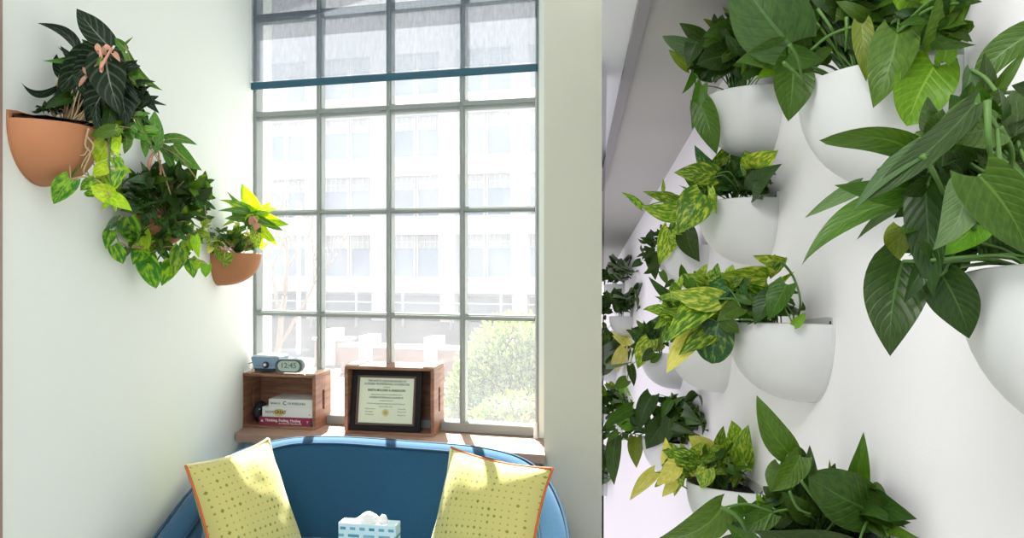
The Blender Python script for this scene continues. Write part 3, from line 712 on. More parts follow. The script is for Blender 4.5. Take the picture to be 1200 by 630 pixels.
# O
p=rp(1058,652,'lowest front planter, grey in shade, with a broad dark mass of heart leaves',screws=())
foliage(p,[(1025,592,1074,608,34,'dark',o(lobe=.2)),(1044,618,1084,634,12,'mid'),(975,560,972,538,5,'olive'),(1002,580,1012,506,26,'mid',o(roll=15)),(925,532,950,545,28,'dark'),(925,590,862,601,24,'mid'),
  (892,592,886,577,9,'bright'),(945,602,949,521,26,'dark',o(roll=20)),(915,545,903,577,24,'mid',o(roll=35)),(920,606,940,560,24,'dark'),(924,530,887,463,36,'mid',o(roll=22,curve=-.1)),
  (938,534,903,576,32,'mid',o(roll=-15)),(950,605,915,575,30,'dark'),(905,600,860,625,28,'mid'),(846,595,772,630,42,'mid',o(curve=-.14,roll=10)),(890,640,850,612,24,'mid'),
  (1024,600,947,558,66,'dark',o(roll=5,lobe=.15,pw=(.5,.6),d=.03)),(1000,655,884,622,54,'dark',o(roll=-12,d=0))],
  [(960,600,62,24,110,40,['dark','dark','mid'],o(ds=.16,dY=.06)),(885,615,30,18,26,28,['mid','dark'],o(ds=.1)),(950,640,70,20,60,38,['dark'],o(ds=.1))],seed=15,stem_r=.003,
  extra=[([(1022,598,-.1),(1036,598,-.1),(1048,607,-.08)],.004,STEM),([(845,594,-.1),(862,603,-.1),(875,622,-.08),(885,642,0)],.004,STEM),([(1030,604,0),(1040,625,0),(1042,650,0)],.004,STEM),
   ([(938,562,-.1),(955,585,-.1),(970,600,-.1)],.003,STEM),([(925,575,-.1),(935,595,-.1),(950,602,-.1)],.003,STEM)])

# ================================================================== left wall plants
FL=(PL,DL,NL,Z)
def lp(px,py,w,p,h,label,name='potted_aglaonema',**kw):
    q=lwall_px(px,py)-PL
    return planter(FL,q.dot(DL),q.z,w,p,h,TPOT,label,'potted plant','terracotta wall planters',name=name,**kw)
p=lp(7.5,138,.27,.125,.142,'largest terracotta wall planter at far left with dark silver-veined leaves',plate=.022,soil_dip=-.010)
foliage(p,[(81,68,50,71,8,'aglg'),(89,57,44,27,15,'agl',o(curve=.08)),(66,100,25,97,10,'agl',o(bow=.0,curve=-.16)),(127,54,90,10,31,'agl',o(roll=12)),(148,58,134,44,12,'aglg'),(146,52,156,43,3,'aglg'),
  (150,62,191,106,14,'aglg',o(curve=.1)),(155,80,174,126,15,'aglg',o(curve=.08)),(162,105,187,133,14,'agl'),(150,100,180,118,16,'agl'),(150,105,165,150,16,'aglg'),(150,150,182,165,14,'aglg'),
  (88,132,70,112,22,'pink',o(wave=.06)),(93,128,76,104,22,'pink'),(107,93,95,84,11,'pink'),(118,80,112,56,12,'pink'),(125,84,132,54,12,'pink'),
  (108,62,67,107,40,'agl',o(roll=-10)),(115,64,85,90,34,'agl'),(138,100,148,148,34,'agl'),(126,98,101,143,36,'agl',o(roll=8)),(124,66,142,136,46,'agl',o(roll=8)),
  (135,152,106,159,17,'mid'),(140,150,128,175,14,'heart'),(137,160,139,185,14,'lime'),(126,166,112,190,26,'lime',o(roll=5)),(134,185,142,205,14,'heart'),(127,195,108,205,18,'lime'),(142,200,132,222,14,'heart'),(112,210,94,223,16,'heart'),
  (83,210,63,239,27,'heart',o(lobe=.2,roll=5)),(130,229,106,218,24,'lime'),(130,233,119,246,8,'lime'),(130,231,155,247,18,'lime')],
  [(112,105,34,34,90,34,['agl','agl','dark'],o(ds=.1,up=.1,asp=.45)),(150,120,18,28,36,26,['aglg','agl'],o(ds=.1,asp=.4)),(75,128,28,6,46,10,['dark','agl'],o(ds=.08)),(124,62,12,7,7,13,['pink','aglg'],o(ds=.04,dY=-.03)),(104,90,6,5,2,11,['pink'],o(ds=.04,dY=-.05)),(118,146,20,10,30,18,['heart','dark','lime'],o(ds=.1)),
   (128,180,12,26,26,15,['lime','heart','lime'],o(ds=.06)),(122,222,14,14,12,16,['lime','heart'],o(ds=.06)),(160,150,16,16,18,20,['heart','aglg'],o(ds=.1))],
  clamp=clampL,seed=21,dspan=.14,stem_r=.002,stemmat=STEMB,Yc=1.90,
  extra=[([(118,100,-.04),(119,75,-.04),(117,56,-.04)],.006,STEMP),([(118,80,-.05),(126,65,-.05),(131,56,-.05)],.004,STEMP),
   ([(104,150,-.06),(100,170,-.06),(106,180,-.06),(98,200,-.06),(104,206,-.05)],.003,STEMB),([(102,160,-.06),(110,172,-.06),(100,186,-.06),(95,197,-.06)],.0025,STEMB),([(85,178,-.05),(98,182,-.06),(104,172,-.06)],.003,STEMB),
   ([(130,160,-.05),(128,190,-.05),(132,230,-.05)],.0025,STEM),([(83,208,-.04),(92,196,-.05),(104,190,-.05)],.0025,STEM)])
p=lp(160,252,.20,.12,.10,'middle terracotta wall planter buried under a dense mixed tangle of leaves',plate=.02)
foliage(p,[(178,172,165,153,8,'agl'),(176,173,181,130,22,'aglg',o(roll=15)),(193,164,231,170,13,'aglg',o(curve=-.1)),(203,170,237,200,22,'aglg',o(roll=5)),(190,172,204,186,12,'aglg'),(196,175,208,202,12,'aglg'),
  (232,212,249,235,13,'bright',o(curve=-.1)),(138,258,122,271,10,'jade'),(150,254,158,287,24,'heart',o(roll=10)),(130,270,124,292,14,'heart'),(133,287,144,309,16,'heart'),(150,290,146,302,8,'grey'),
  (165,292,155,310,22,'heart'),(176,296,170,308,16,'heart'),(172,302,183,338,26,'heart',o(roll=25)),(168,271,170,300,18,'lime'),(203,307,189,335,22,'heart'),(222,280,216,300,16,'lime'),(222,303,227,326,18,'heart'),
  (235,305,230,316,12,'lime'),(243,310,241,325,13,'bright'),(212,290,203,323,22,'heart',o(roll=-10)),(228,276,233,302,12,'lime'),(200,228,212,248,12,'dark')],
  [(190,228,42,24,190,22,['dark','dark','jade','mid'],o(ds=.16,up=.1)),(160,246,16,14,34,18,['dark'],o(ds=.1)),(222,260,20,26,70,12,['jade','heart','vary'],o(ds=.14)),(185,275,34,14,46,15,['jade','heart','mid'],o(ds=.12,dY=-.04,skip=0)),(190,262,26,14,26,16,['dark','jade','mid'],o(ds=.06,dY=-.05,skip=0)),
   (235,225,12,14,16,16,['mid','bright']),(205,300,24,14,12,14,['heart','jade'],o(ds=.1))],
  clamp=clampL,seed=22,dspan=.16,stem_r=.002,stemmat=STEMB,
  extra=[([(176,225,-.06),(174,200,-.06),(178,182,-.06),(186,176,-.06)],.007,STEMP),([(188,205,-.06),(187,190,-.06),(186,178,-.06)],.005,STEMP),([(172,270,-.1),(174,245,-.1),(170,215,-.08)],.002,STEMB),([(136,276,0),(142,286,0),(158,290,0),(168,290,0)],.002,STEMB),
   ([(183,306,-.08),(190,296,-.08),(194,288,-.06)],.003,STEM),([(150,290,0),(170,288,0),(190,290,0)],.002,STEMB),([(240,240,-.05),(243,262,-.05),(248,290,-.05)],.0015,STEMB)])
p=lp(246,297,.20,.17,.13,'smallest terracotta wall planter beside the window with sunlit lime and pink leaves',plate=.018)
foliage(p,[(298,252,266,224,8,'aglg'),(298,250,257,234,10,'heart'),(298,252,255,247,9,'aglg'),(298,255,263,256,14,'aglg'),(300,250,283,215,20,'lime'),(298,250,268,238,16,'lime'),(303,248,318,236,10,'vary'),
  (303,262,326,288,13,'lime'),(302,264,307,293,10,'lime'),(304,252,339,263,17,'lime',o(roll=10)),(303,247,325,245,10,'vary'),(304,256,332,270,10,'aglg'),(300,256,292,262,9,'pink'),(297,262,293,252,9,'pink'),(303,262,298,270,8,'pink'),
  (300,275,304,290,14,'vary'),(255,292,262,308,10,'vary'),(247,288,244,298,9,'yel'),(268,296,262,314,12,'vary')],
  [(268,283,24,14,90,11,['jade','heart','vary','mid'],o(ds=.12)),(296,286,10,9,20,11,['yel','vary','lime'],o(ds=.1)),(290,262,16,14,30,14,['aglg','lime','vary'],o(ds=.1)),(252,296,8,10,12,10,['yel','vary'])],
  clamp=clampL,seed=23,dspan=.12,stem_r=.0016,stemmat=STEMP,extra=[([(290,292,0),(296,275,0),(299,256,0)],.005,STEMP)])
# ================================================================== sofa
BLUE=bpy.data.materials.new('sofa_blue_fabric'); BLUE.use_nodes=True; nt=BLUE.node_tree; b=nt.nodes['Principled BSDF']
b.inputs['Roughness'].default_value=.9; b.inputs['Sheen Weight'].default_value=.3; b.inputs['Sheen Tint'].default_value=(.5,.7,1,1); b.inputs['Specular IOR Level'].default_value=.15
tc=N(nt,'ShaderNodeTexCoord'); no=N(nt,'ShaderNodeTexNoise',Scale=350.0,Detail=2.0); nt.links.new(tc.outputs['Object'],no.inputs['Vector'])
mx=N(nt,'ShaderNodeMix',data_type='RGBA'); mx.inputs['A'].default_value=(.012,.055,.115,1); mx.inputs['B'].default_value=(.026,.10,.19,1)
nt.links.new(no.outputs['Fac'],mx.inputs['Factor']); nt.links.new(mx.outputs['Result'],b.inputs['Base Color'])
bp=N(nt,'ShaderNodeBump',Strength=.3,Distance=.002); nt.links.new(no.outputs['Fac'],bp.inputs['Height']); nt.links.new(bp.outputs['Normal'],b.inputs['Normal'])
BLUED=simple('sofa_piping',(.012,.06,.13),.8)
S=thing('sofa','blue curved tub sofa with dark piping in front of the window sill','sofa',V((-.45,2.6,0)))
path=[(-1.060,2.05,EYE-.90),(-1.060,2.35,EYE-.865),(-1.065,2.65,EYE-.80),(-1.03,2.88,EYE-.745),(-.90,3.005,EYE-.715),(-.70,3.01,EYE-.705),(-.40,2.935,EYE-.705),(-.12,2.85,EYE-.71),(.04,2.77,EYE-.745),(.12,2.62,EYE-.84),(.14,2.42,EYE-.97),(.13,2.2,EYE-1.10)]
path=spline(path,8)
cen=V((-.45,2.2,0))
rows=[]; pin=[]; pout=[]
for i,p in enumerate(path):
    d=(path[min(i+1,len(path)-1)]-path[max(i-1,0)]); d.z=0; d.normalize()
    nin=V((d.y,-d.x,0))                       # points to the inside of the curve
    if nin.dot(cen-V((p.x,p.y,0)))<0: nin=-nin
    z=p.z; T=.055
    def q(o_,zz): return V((p.x,p.y,0))+nin*o_+Z*zz
    rows.append([q(-T+.01,.10),q(-T,.35),q(-T,z-.05),q(-T+.004,z-.018),q(-T+.018,z-.004),q(-.02,z+.004),q(.02,z+.004),q(T-.018,z-.006),q(T-.003,z-.022),q(T+.004,z-.06),q(T+.03,max(z-.2,.45)),q(T+.06,.36),q(T+.06,.10)])
    pin.append(q(T-.010,z-.008)); pout.append(q(-T+.006,z-.006))
m=MB(); m.grid(rows,BLUE); m.add(rows[0],[tuple(range(13))[::-1]],BLUE); m.add(rows[-1],[tuple(range(13))],BLUE); ob=m.build('backrest',S)
md=ob.modifiers.new('sub','SUBSURF'); md.levels=1; md.render_levels=1
for pp in (pin,pout):
    m=MB(); m.tube(pp,.0055,BLUED,6); m.build('piping',S)
# seat: base and cushion, rounded outline filling the tub
inner=[]
for i,p in enumerate(path):
    d=(path[min(i+1,len(path)-1)]-path[max(i-1,0)]); d.z=0; d.normalize(); nin=V((d.y,-d.x,0))
    if nin.dot(cen-V((p.x,p.y,0)))<0: nin=-nin
    inner.append(V((p.x,p.y,0))+nin*.10)
def slab(z0,z1,shr,mat,name):
    m=MB(); ctr=V((-.45,2.5,0)); out=[ctr.lerp(p,1-shr) for p in inner]
    lay=[]
    for zz,k in ((z0,.97),(z0+.015,1),(z1-.03,1),(z1-.008,.985),(z1,.93),(z1+.01,.6),(z1+.015,.2)):
        lay.append([ctr.lerp(p,k)+Z*zz for p in out])
    m.grid(lay,mat,closed_u=True); n_=len(out); m.add(lay[-1],[tuple(range(n_))],mat); m.add(lay[0],[tuple(range(n_))[::-1]],mat); return m.build(name,S)
slab(.12,.30,.0,BLUE,'seat_base'); slab(.30,EYE-1.045,.005,BLUE,'seat_cushion')
for x,y in ((-.95,2.12),(.02,2.2),(-.9,2.88),(-.05,2.75)):
    m=MB(); m.tube([(x,y,.125),(x,y,0)],.025,simple('leg_dark_wood',(.06,.035,.02),.4),10,.016); m.build('leg',S)

# ================================================================== cushions
CF=bpy.data.materials.new('cushion_yellow_dots'); CF.use_nodes=True; nt=CF.node_tree; b=nt.nodes['Principled BSDF']; b.inputs['Roughness'].default_value=.85; b.inputs['Sheen Weight'].default_value=.2
uv=N(nt,'ShaderNodeUVMap',uv_map='UVMap'); mp=N(nt,'ShaderNodeMapping'); mp.inputs['Scale'].default_value=(17,17,1); mp.inputs['Rotation'].default_value=(0,0,.06)
nt.links.new(uv.outputs[0],mp.inputs[0])
def vm(op,*a):
    n=N(nt,'ShaderNodeVectorMath',operation=op)
    for i,x in enumerate(a):
        if isinstance(x,tuple): n.inputs[i].default_value=x
        else: nt.links.new(x,n.inputs[i])
    return n
def mm_(op,*a):
    n=N(nt,'ShaderNodeMath',operation=op)
    for i,x in enumerate(a):
        if isinstance(x,(int,float)): n.inputs[i].default_value=x
        else: nt.links.new(x,n.inputs[i])
    return n.outputs[0]
fl=vm('FLOOR',mp.outputs[0]); fr2=vm('FRACTION',mp.outputs[0]); ce=vm('SUBTRACT',fr2.outputs[0],(.5,.5,0)); ab=vm('ABSOLUTE',ce.outputs[0])
sp_=N(nt,'ShaderNodeSeparateXYZ'); nt.links.new(ab.outputs[0],sp_.inputs[0])
wn=N(nt,'ShaderNodeTexWhiteNoise'); nt.links.new(fl.outputs[0],wn.inputs['Vector'])
dm=mm_('ADD',sp_.outputs[0],sp_.outputs[1])
rad=mm_('ADD',.15,mm_('MULTIPLY',mm_('POWER',wn.outputs['Value'],4.0),.16))
dot=mm_('LESS_THAN',dm,rad)
mx=N(nt,'ShaderNodeMix',data_type='RGBA'); nt.links.new(mm_('MULTIPLY',dot,mm_('ADD',.55,mm_('MULTIPLY',wn.outputs['Value'],.4))),mx.inputs['Factor'])
mx.inputs['A'].default_value=(.53,.50,.165,1); mx.inputs['B'].default_value=(.17,.21,.03,1); nt.links.new(mx.outputs['Result'],b.inputs['Base Color'])
CB=simple('cushion_plain',(.52,.50,.14),.85); PIPE=simple('cushion_piping_orange',(.50,.13,.045),.7); PIPEW=simple('cushion_piping_cream',(.75,.70,.45),.7)
def cushion(corners,label,thick,pipes):
    TL,TR,BR,BL=[V(c) for c in corners]; cc=(TL+TR+BR+BL)/4
    nrm=(TR-TL).cross(TL-BL).normalized()
    if nrm.dot(O-cc)<0: nrm=-nrm
    t=thing('throw_cushion',label,'cushion',(BL+BR)/2,'throw cushions on the sofa')
    n=28; rg=random.Random(int(abs(TL.x)*1000))
    def pt(s,r,sg):
        # edges pulled in between the corners
        e=.07; s2=s+(.5-s)*e*4*r*(1-r)*1.2; r2=r+(.5-r)*e*4*s*(1-s)*1.2
        p=(TL*(1-s2)+TR*s2)*(1-r2)+(BL*(1-s2)+BR*s2)*r2
        f=((1-abs(2*s-1)**2.6)*(1-abs(2*r-1)**2.6)); f=max(0,f)**.55
        wr=.006*mnoise.noise(V((s*5,r*5,sg*3+TL.x*7)))+.004*mnoise.noise(V((s*14,r*3+(1 if sg>0 else 0),2)))*(1-min(1,min(r,1-r)*5))
        return p+nrm*sg*(f*thick+wr*f**.3*(1 if f>0 else 0))
    fm=MB(); fm.grid([[pt(j/n,i/n,1) for j in range(n+1)] for i in range(n+1)],CF); fm.build('front_cover',t)
    bm=MB(); bm.grid([[pt(j/n,i/n,-1) for j in range(n+1)] for i in range(n+1)],CB); bm.build('back_cover',t)
    def edge(k):
        L=[]
        for i in range(n+1):
            x=i/n; s,r={'T':(x,0),'R':(1,x),'B':(1-x,1),'L':(0,1-x)}[k]
            L.append(pt(s,r,0)+nrm*.002)
        return L
    for k,mt in pipes.items():
        m=MB(); m.tube(edge(k),.0048,mt,6); m.build('piping',t,label='orange piping' if mt is PIPE else 'cream piping')
cushion([at(217,545,2.42),at(314,514,2.68),at(366,668,2.58),at(255,697,2.30)],'yellow-green dotted cushion leaning in the left corner of the blue sofa',.085,{'L':PIPE,'T':PIPEW,'R':PIPEW,'B':PIPEW})
cushion([at(529,524,2.66),at(648,549,2.42),at(622,682,2.32),at(497,664,2.52)],'yellow-green dotted cushion with orange piping leaning on the right arm of the sofa',.085,{'T':PIPE,'R':PIPE,'L':PIPEW,'B':PIPEW})

# ================================================================== tissue box
TB=bpy.data.materials.new('tissue_box_card'); TB.use_nodes=True; nt=TB.node_tree; b=nt.nodes['Principled BSDF']; b.inputs['Roughness'].default_value=.5
tc=N(nt,'ShaderNodeTexCoord'); br=N(nt,'ShaderNodeTexBrick'); mp=N(nt,'ShaderNodeMapping'); mp.inputs['Rotation'].default_value=(PI/2,0,0)
nt.links.new(tc.outputs['Object'],mp.inputs[0]); nt.links.new(mp.outputs[0],br.inputs['Vector'])
br.inputs['Scale'].default_value=13; br.inputs['Mortar Size'].default_value=.09; br.inputs['Mortar Smooth'].default_value=0; br.inputs['Brick Width'].default_value=.42; br.inputs['Row Height'].default_value=.30; br.offset=.37; br.squash=1.6; br.squash_frequency=3
br.inputs['Color1'].default_value=(.03,.24,.33,1); br.inputs['Color2'].default_value=(.22,.52,.60,1); br.inputs['Mortar'].default_value=(.62,.80,.84,1)
nt.links.new(br.outputs['Color'],b.inputs['Base Color'])
base=at(430,613.5,2.50); bt=thing('tissue_box','teal and white patterned tissue box with a tissue sticking out on the sofa seat','tissue box',V((base.x,base.y,EYE-1.03)))
ux=V((.985,-.17,0)).normalized(); uy=V((-ux.y,ux.x,0))
zt=base.z; zb=EYE-1.035
m=MB(); m.box(V((base.x,base.y,(zt+zb)/2))+uy*.024,(.098,.026,(zt-zb)/2),TB,R=(ux,uy,Z),bev=.002); m.build('box',bt)
m=MB(); TIS=simple('tissue_white',(.86,.85,.83),.9,bump=.6,bscale=60); P=[]; rg=random.Random(4)
for i in range(13):
    x=-1+i/6; hgt=.036*math.exp(-(x+.02)**2*2.6)+(.020 if x>.5 else 0)*(1 if x<.95 else .2); row=[]
    for j in range(9):
        y=j/8*2-1; row.append(V((base.x,base.y,zt-.003))+ux*(x*.066)+uy*(.024+y*.018*(1-.5*abs(x)))+Z*(max(0,hgt*(1-y*y)**.5+.004*mnoise.noise(V((x*4,y*4,1))))*(1 if abs(x)<.99 else .3)))
    P.append(row)
m.grid(P,TIS); m.build('tissue',bt)

# ================================================================== crates on the sill
WD=bpy.data.materials.new('crate_wood'); WD.use_nodes=True; nt=WD.node_tree; b=nt.nodes['Principled BSDF']; b.inputs['Roughness'].default_value=.5; b.inputs['Specular IOR Level'].default_value=.4
tc=N(nt,'ShaderNodeTexCoord'); mp=N(nt,'ShaderNodeMapping'); mp.inputs['Scale'].default_value=(4,4,30); no=N(nt,'ShaderNodeTexNoise',Scale=2.0,Detail=6.0)
nt.links.new(tc.outputs['Object'],mp.inputs[0]); nt.links.new(mp.outputs[0],no.inputs['Vector']); cr=N(nt,'ShaderNodeValToRGB')
cr.color_ramp.elements[0].position=.3; cr.color_ramp.elements[0].color=(.17,.075,.042,1); cr.color_ramp.elements[1].position=.7; cr.color_ramp.elements[1].color=(.36,.185,.115,1)
nt.links.new(no.outputs['Fac'],cr.inputs[0]); nt.links.new(cr.outputs[0],b.inputs['Base Color'])
PALE=simple('crate_pale_block',(.62,.47,.34),.6)
def crate(cx_,Yf,w,h,dp,label,ax,zb=SILL):
    ay=V((-ax.y,ax.x,0)); c=V((cx_.x,cx_.y,zb))            # front bottom left corner
    t=thing('wooden_crate',label,'crate',c+ax*w/2+ay*dp/2,'wooden crates on the window sill'); th=.012
    def bx(m,x0,x1,y0,y1,z0,z1,mt=WD): m.box(c+ax*(x0+x1)/2+ay*(y0+y1)/2+Z*(z0+z1)/2,(abs(x1-x0)/2,abs(y1-y0)/2,abs(z1-z0)/2),mt,R=(ax,ay,Z),bev=.0015)
    for nm,z0,z1 in (('bottom_board',0,th),('top_board',h-th,h)):
        m=MB(); bx(m,0.001,w-.001,.0,dp,z0,z1); m.build(nm,t)
    for x0,x1 in ((0,th*1.3),(w-th*1.3,w)):                 # side boards with a handle slot cut through
        m=MB(); ym=dp/2
        bx(m,x0,x1,0.0,ym-.012,th,h-th); bx(m,x0,x1,ym+.012,dp,th,h-th); bx(m,x0,x1,ym-.013,ym+.013,th,h*.32); bx(m,x0,x1,ym-.013,ym+.013,h*.68,h-th); m.build('side_board',t)
    m=MB(); bx(m,th,w-th,dp-.008,dp,th,h-th); m.build('back_board',t)
    for x0 in (.002,w-.052):
        m=MB(); bx(m,x0,x0+.05,.006,dp-.004,h,h+.006,PALE); m.build('top_cleat',t)
    return c,ax,ay,t
axc=V((.985,-.172,0)).normalized()
cA=crate(at(281.5,498,3.47),0,.362,.243,.17,'left wooden crate on the sill holding a stack of books',axc)
cB=crate(at(403.5,500,3.345),0,.404,.292,.17,'right wooden crate on the sill with a framed certificate leaning in it',axc)
def loc(C_,x,y,z): return C_[0]+C_[1]*x+C_[2]*y+Z*z

# books
INK=simple('ink_dark',(.03,.03,.035),.7); INKG=simple('ink_grey',(.16,.18,.18),.7); INKW=simple('ink_white',(.80,.74,.72),.7); GOLD=simple('gold_ink',(.42,.28,.03),.6); PAGES=simple('book_pages',(.80,.78,.70),.9)
def book(x0,x1,z0,z1,y0,dp,mat,label,texts):
    c=loc(cA,(x0+x1)/2,y0,z0); t=thing('book',label,'book',c,'books in the left crate')
    ax,ay=cA[1],cA[2]
    m=MB(); ctr=loc(cA,(x0+x1)/2,y0+dp/2,(z0+z1)/2); hx=(x1-x0)/2; hz=(z1-z0)/2
    m.box(ctr+Z*(hz-.001),(hx,dp/2,.0012),mat,R=(ax,ay,Z)); m.box(ctr-Z*(hz-.001),(hx,dp/2,.0012),mat,R=(ax,ay,Z))
    m.box(ctr-ay*(dp/2-.001),(hx,.0015,hz),mat,R=(ax,ay,Z),bev=.0006); cov=m.build('cover',t)
    m=MB(); m.box(ctr+ay*.001,(hx-.003,dp/2-.003,hz-.002),PAGES,R=(ax,ay,Z)); m.build('pages',t)
    for (tx,s,xx,zz,mt,w_) in texts:
        m=MB(); text_mesh(m,tx,s,loc(cA,xx,y0-.0006,zz),ax,Z,mt,width=w_,bold=True); m.build('spine_lettering',cov)
CW=simple('cover_white',(.72,.74,.70),.5); CM=simple('cover_maroon',(.25,.028,.075),.5); CG=simple('cover_pale_grey',(.66,.69,.64),.5)
book(.085,.334,.0125,.048,.012,.145,CM,'maroon book at the bottom of the stack in the left crate',[('Thinking, Feeling, Healing',.016,.20,.034,INKW,.17),('A Clinical Handbook',.009,.235,.021,INKW,.11),('M',.014,.10,.030,INKW,None),('Y',.014,.318,.030,INKW,None)])
book(.099,.341,.0485,.092,.016,.14,CW,'white book with a gold patch on its spine, middle of the stack',[('NOW',.016,.135,.070,INKG,None),('GREAT',.021,.187,.070,INK,.055),('.',.03,.325,.070,INK,None)])
m=MB(); g_=loc(cA,.180,.0155,.069); P=[g_+cA[1]*(.028*math.cos(i/20*2*PI)*(1+.12*math.sin(i*2.4)))+Z*(.017*math.sin(i/20*2*PI)*(1+.12*math.sin(i*3.1))) for i in range(20)]
m.add(P+[p_-cA[2]*.0004 for p_ in P],[tuple(range(20,40))]+[(i,(i+1)%20,20+(i+1)%20,20+i) for i in range(20)],simple('gold_patch',(.60,.50,.16),.6),smooth=False)
bk=[o_ for o_ in COL.objects if o_.name.startswith('book') and o_.parent is None and 'gold' in str(o_.get('label'))][0]; m.build('gold_patch',bk)
book(.128,.343,.0925,.128,.020,.13,CG,'pale grey book on top of the stack in the left crate',[('Issues in',.015,.160,.110,INKG,.045),('C',.024,.205,.110,INK,None),('OUNSELING',.015,.262,.109,INKG,.085)])

# dark small case inside the crate beside the books
t=thing('fabric_pouch','small dark pouch lying in the shadow at the left end of the crate','pouch',loc(cA,.055,.09,.0125))
m=MB(); P=[]
for i in range(11):
    th=PI*i/10; P.append([loc(cA,.055,.085,.0125+.045)+cA[1]*(.030*math.sin(th)*math.cos(2*PI*j/16))+cA[2]*(.05*math.sin(th)*math.sin(2*PI*j/16))+Z*(-.044*math.cos(th)*(1.0+.08*math.sin(j*2))) for j in range(16)])
m.grid(P,simple('pouch_dark',(.02,.028,.03),.6),closed_u=True); m.build('pouch_body',t)
m=MB(); q_=loc(cA,.07,.045,.075); m.tube([q_,q_-cA[2]*.003],.004,simple('button_steel',(.6,.6,.6),.3,metal=.8),8); m.build('snap_button',t)

# clock radio and digital clock on the left crate
CR=simple('radio_blue',(.21,.33,.46),.35,.5); CRD=simple('radio_dark',(.02,.035,.06),.4); CRT=simple('radio_top',(.62,.68,.74),.35)
zt=.249
t=thing('clock_radio','blue-grey trapezoid clock radio with a round knob on the left crate','clock radio',loc(cA,.10,.09,zt))
def prof_box(pts,y0,y1,mat,C_,m,z_=0,x_=0):
    n_=len(pts); vs=[loc(C_,x+x_,y0,z+z_) for x,z in pts]+[loc(C_,x+x_,y1,z+z_) for x,z in pts]
    m.add(vs,[tuple(range(n_)),tuple(range(n_,2*n_))[::-1]]+[(i,(i+1)%n_,n_+(i+1)%n_,n_+i) for i in range(n_)],mat,smooth=False)
m=MB(); prof_box([(.050,.014),(.150,.014),(.173,.058),(.170,.064),(.040,.066),(.036,.060)],.03,.13,CR,cA,m,zt); m.build('case',t)
m=MB(); prof_box([(.056,.0),(.143,.0),(.153,.016),(.048,.016)],.034,.126,CRD,cA,m,zt); m.build('base',t)
m=MB(); prof_box([(.038,.0),(.171,.0),(.161,.006),(.048,.008)],.033,.127,CRT,cA,m,zt+.065); m.build('top_panel',t)
m=MB(); q_=loc(cA,.110,.0295,zt+.031); m.tube([q_,q_-cA[2]*.006],.015,CRD,14); kr=m.build('knob_ring',t)
m=MB(); m.tube([q_-cA[2]*.005,q_-cA[2]*.014,q_-cA[2]*.017],.009,simple('knob_steel',(.75,.78,.8),.25,metal=.6),14,.007); m.build('knob',kr)
m=MB()
for xx in (.066,.080,.137): text_mesh(m,'o',.012,loc(cA,xx,.0295,zt+.028),cA[1],Z,CRD)
m.build('button_marks',t)
t=thing('digital_clock','grey oval digital alarm clock reading 12:45 on the left crate','clock',loc(cA,.20,.03,zt))
CK=simple('clock_case',(.075,.12,.12),.35,.5); CKT=simple('clock_inner',(.04,.06,.06),.4); LCD=simple('clock_lcd',(.44,.53,.47),.35)
def stad(hx,hz,n_=8):
    o_=[]
    for s_ in (1,-1):
        for i in range(n_+1):
            a_=-PI/2+PI*i/n_; o_.append((s_*(hx-hz+hz*math.cos(a_)),s_*hz*math.sin(a_)))
    return o_
cz=.031; hx,hz=.066,.030
m=MB(); lay=[]
for y,k in ((.006,.86),(.0,.96),(.004,1),(.03,1),(.045,.9),(.05,.6)):
    lay.append([loc(cA,.232+x*k,-.0+y,zt+cz+z*k) for x,z in stad(hx,hz)])
m.grid(lay,CK,closed_u=True); m.add(lay[-1],[tuple(range(len(lay[-1])))],CK); m.build('case',t)
m=MB(); st_=stad(.053,.0235); m.add([loc(cA,.232+x,.004,zt+cz+z) for x,z in st_],[tuple(range(len(st_)))],LCD,smooth=False); 
m.add([loc(cA,.232+x*1.1,.0055,zt+cz+z*1.1) for x,z in st_],[tuple(range(len(st_)))],CKT,smooth=False); scr=m.build('screen',t)
m=MB(); text_mesh(m,'12:45',.034,loc(cA,.231,.0035,zt+cz+.002),cA[1],Z,simple('lcd_digits',(.13,.18,.16),.5),width=.070,bold=True); m.build('digits',scr)
t=tag(None,'','') if False else None
m=MB(); q0=loc(cA,.012,.03,zt+.002); m.box(q0+Z*.004,(.016,.035,.0015),simple('paper_white',(.82,.80,.76),.8),R=(V((.8,.5,.25)).normalized(),V((-.5,.8,.1)).normalized(),V((-.15,-.2,.96)).normalized()))
tag(m.build('folded_paper',origin=q0),'small folded white paper at the left corner of the left crate top','paper')
# power cord
m=MB(); m.tube(spline([loc(cA,.03,.12,zt+.02),loc(cA,.0,.10,zt+.028),loc(cA,-.022,.03,zt-.0),loc(cA,-.02,-.0,.12),loc(cA,-.018,-.01,.0),loc(cA,-.020,-.035,-.05),loc(cA,-.02,-.04,-.2)],8),.0022,INK,6)
tag(m.build('power_cord',origin=loc(cA,-.02,0,0)),'thin dark power cord hanging down beside the left crate','cord')

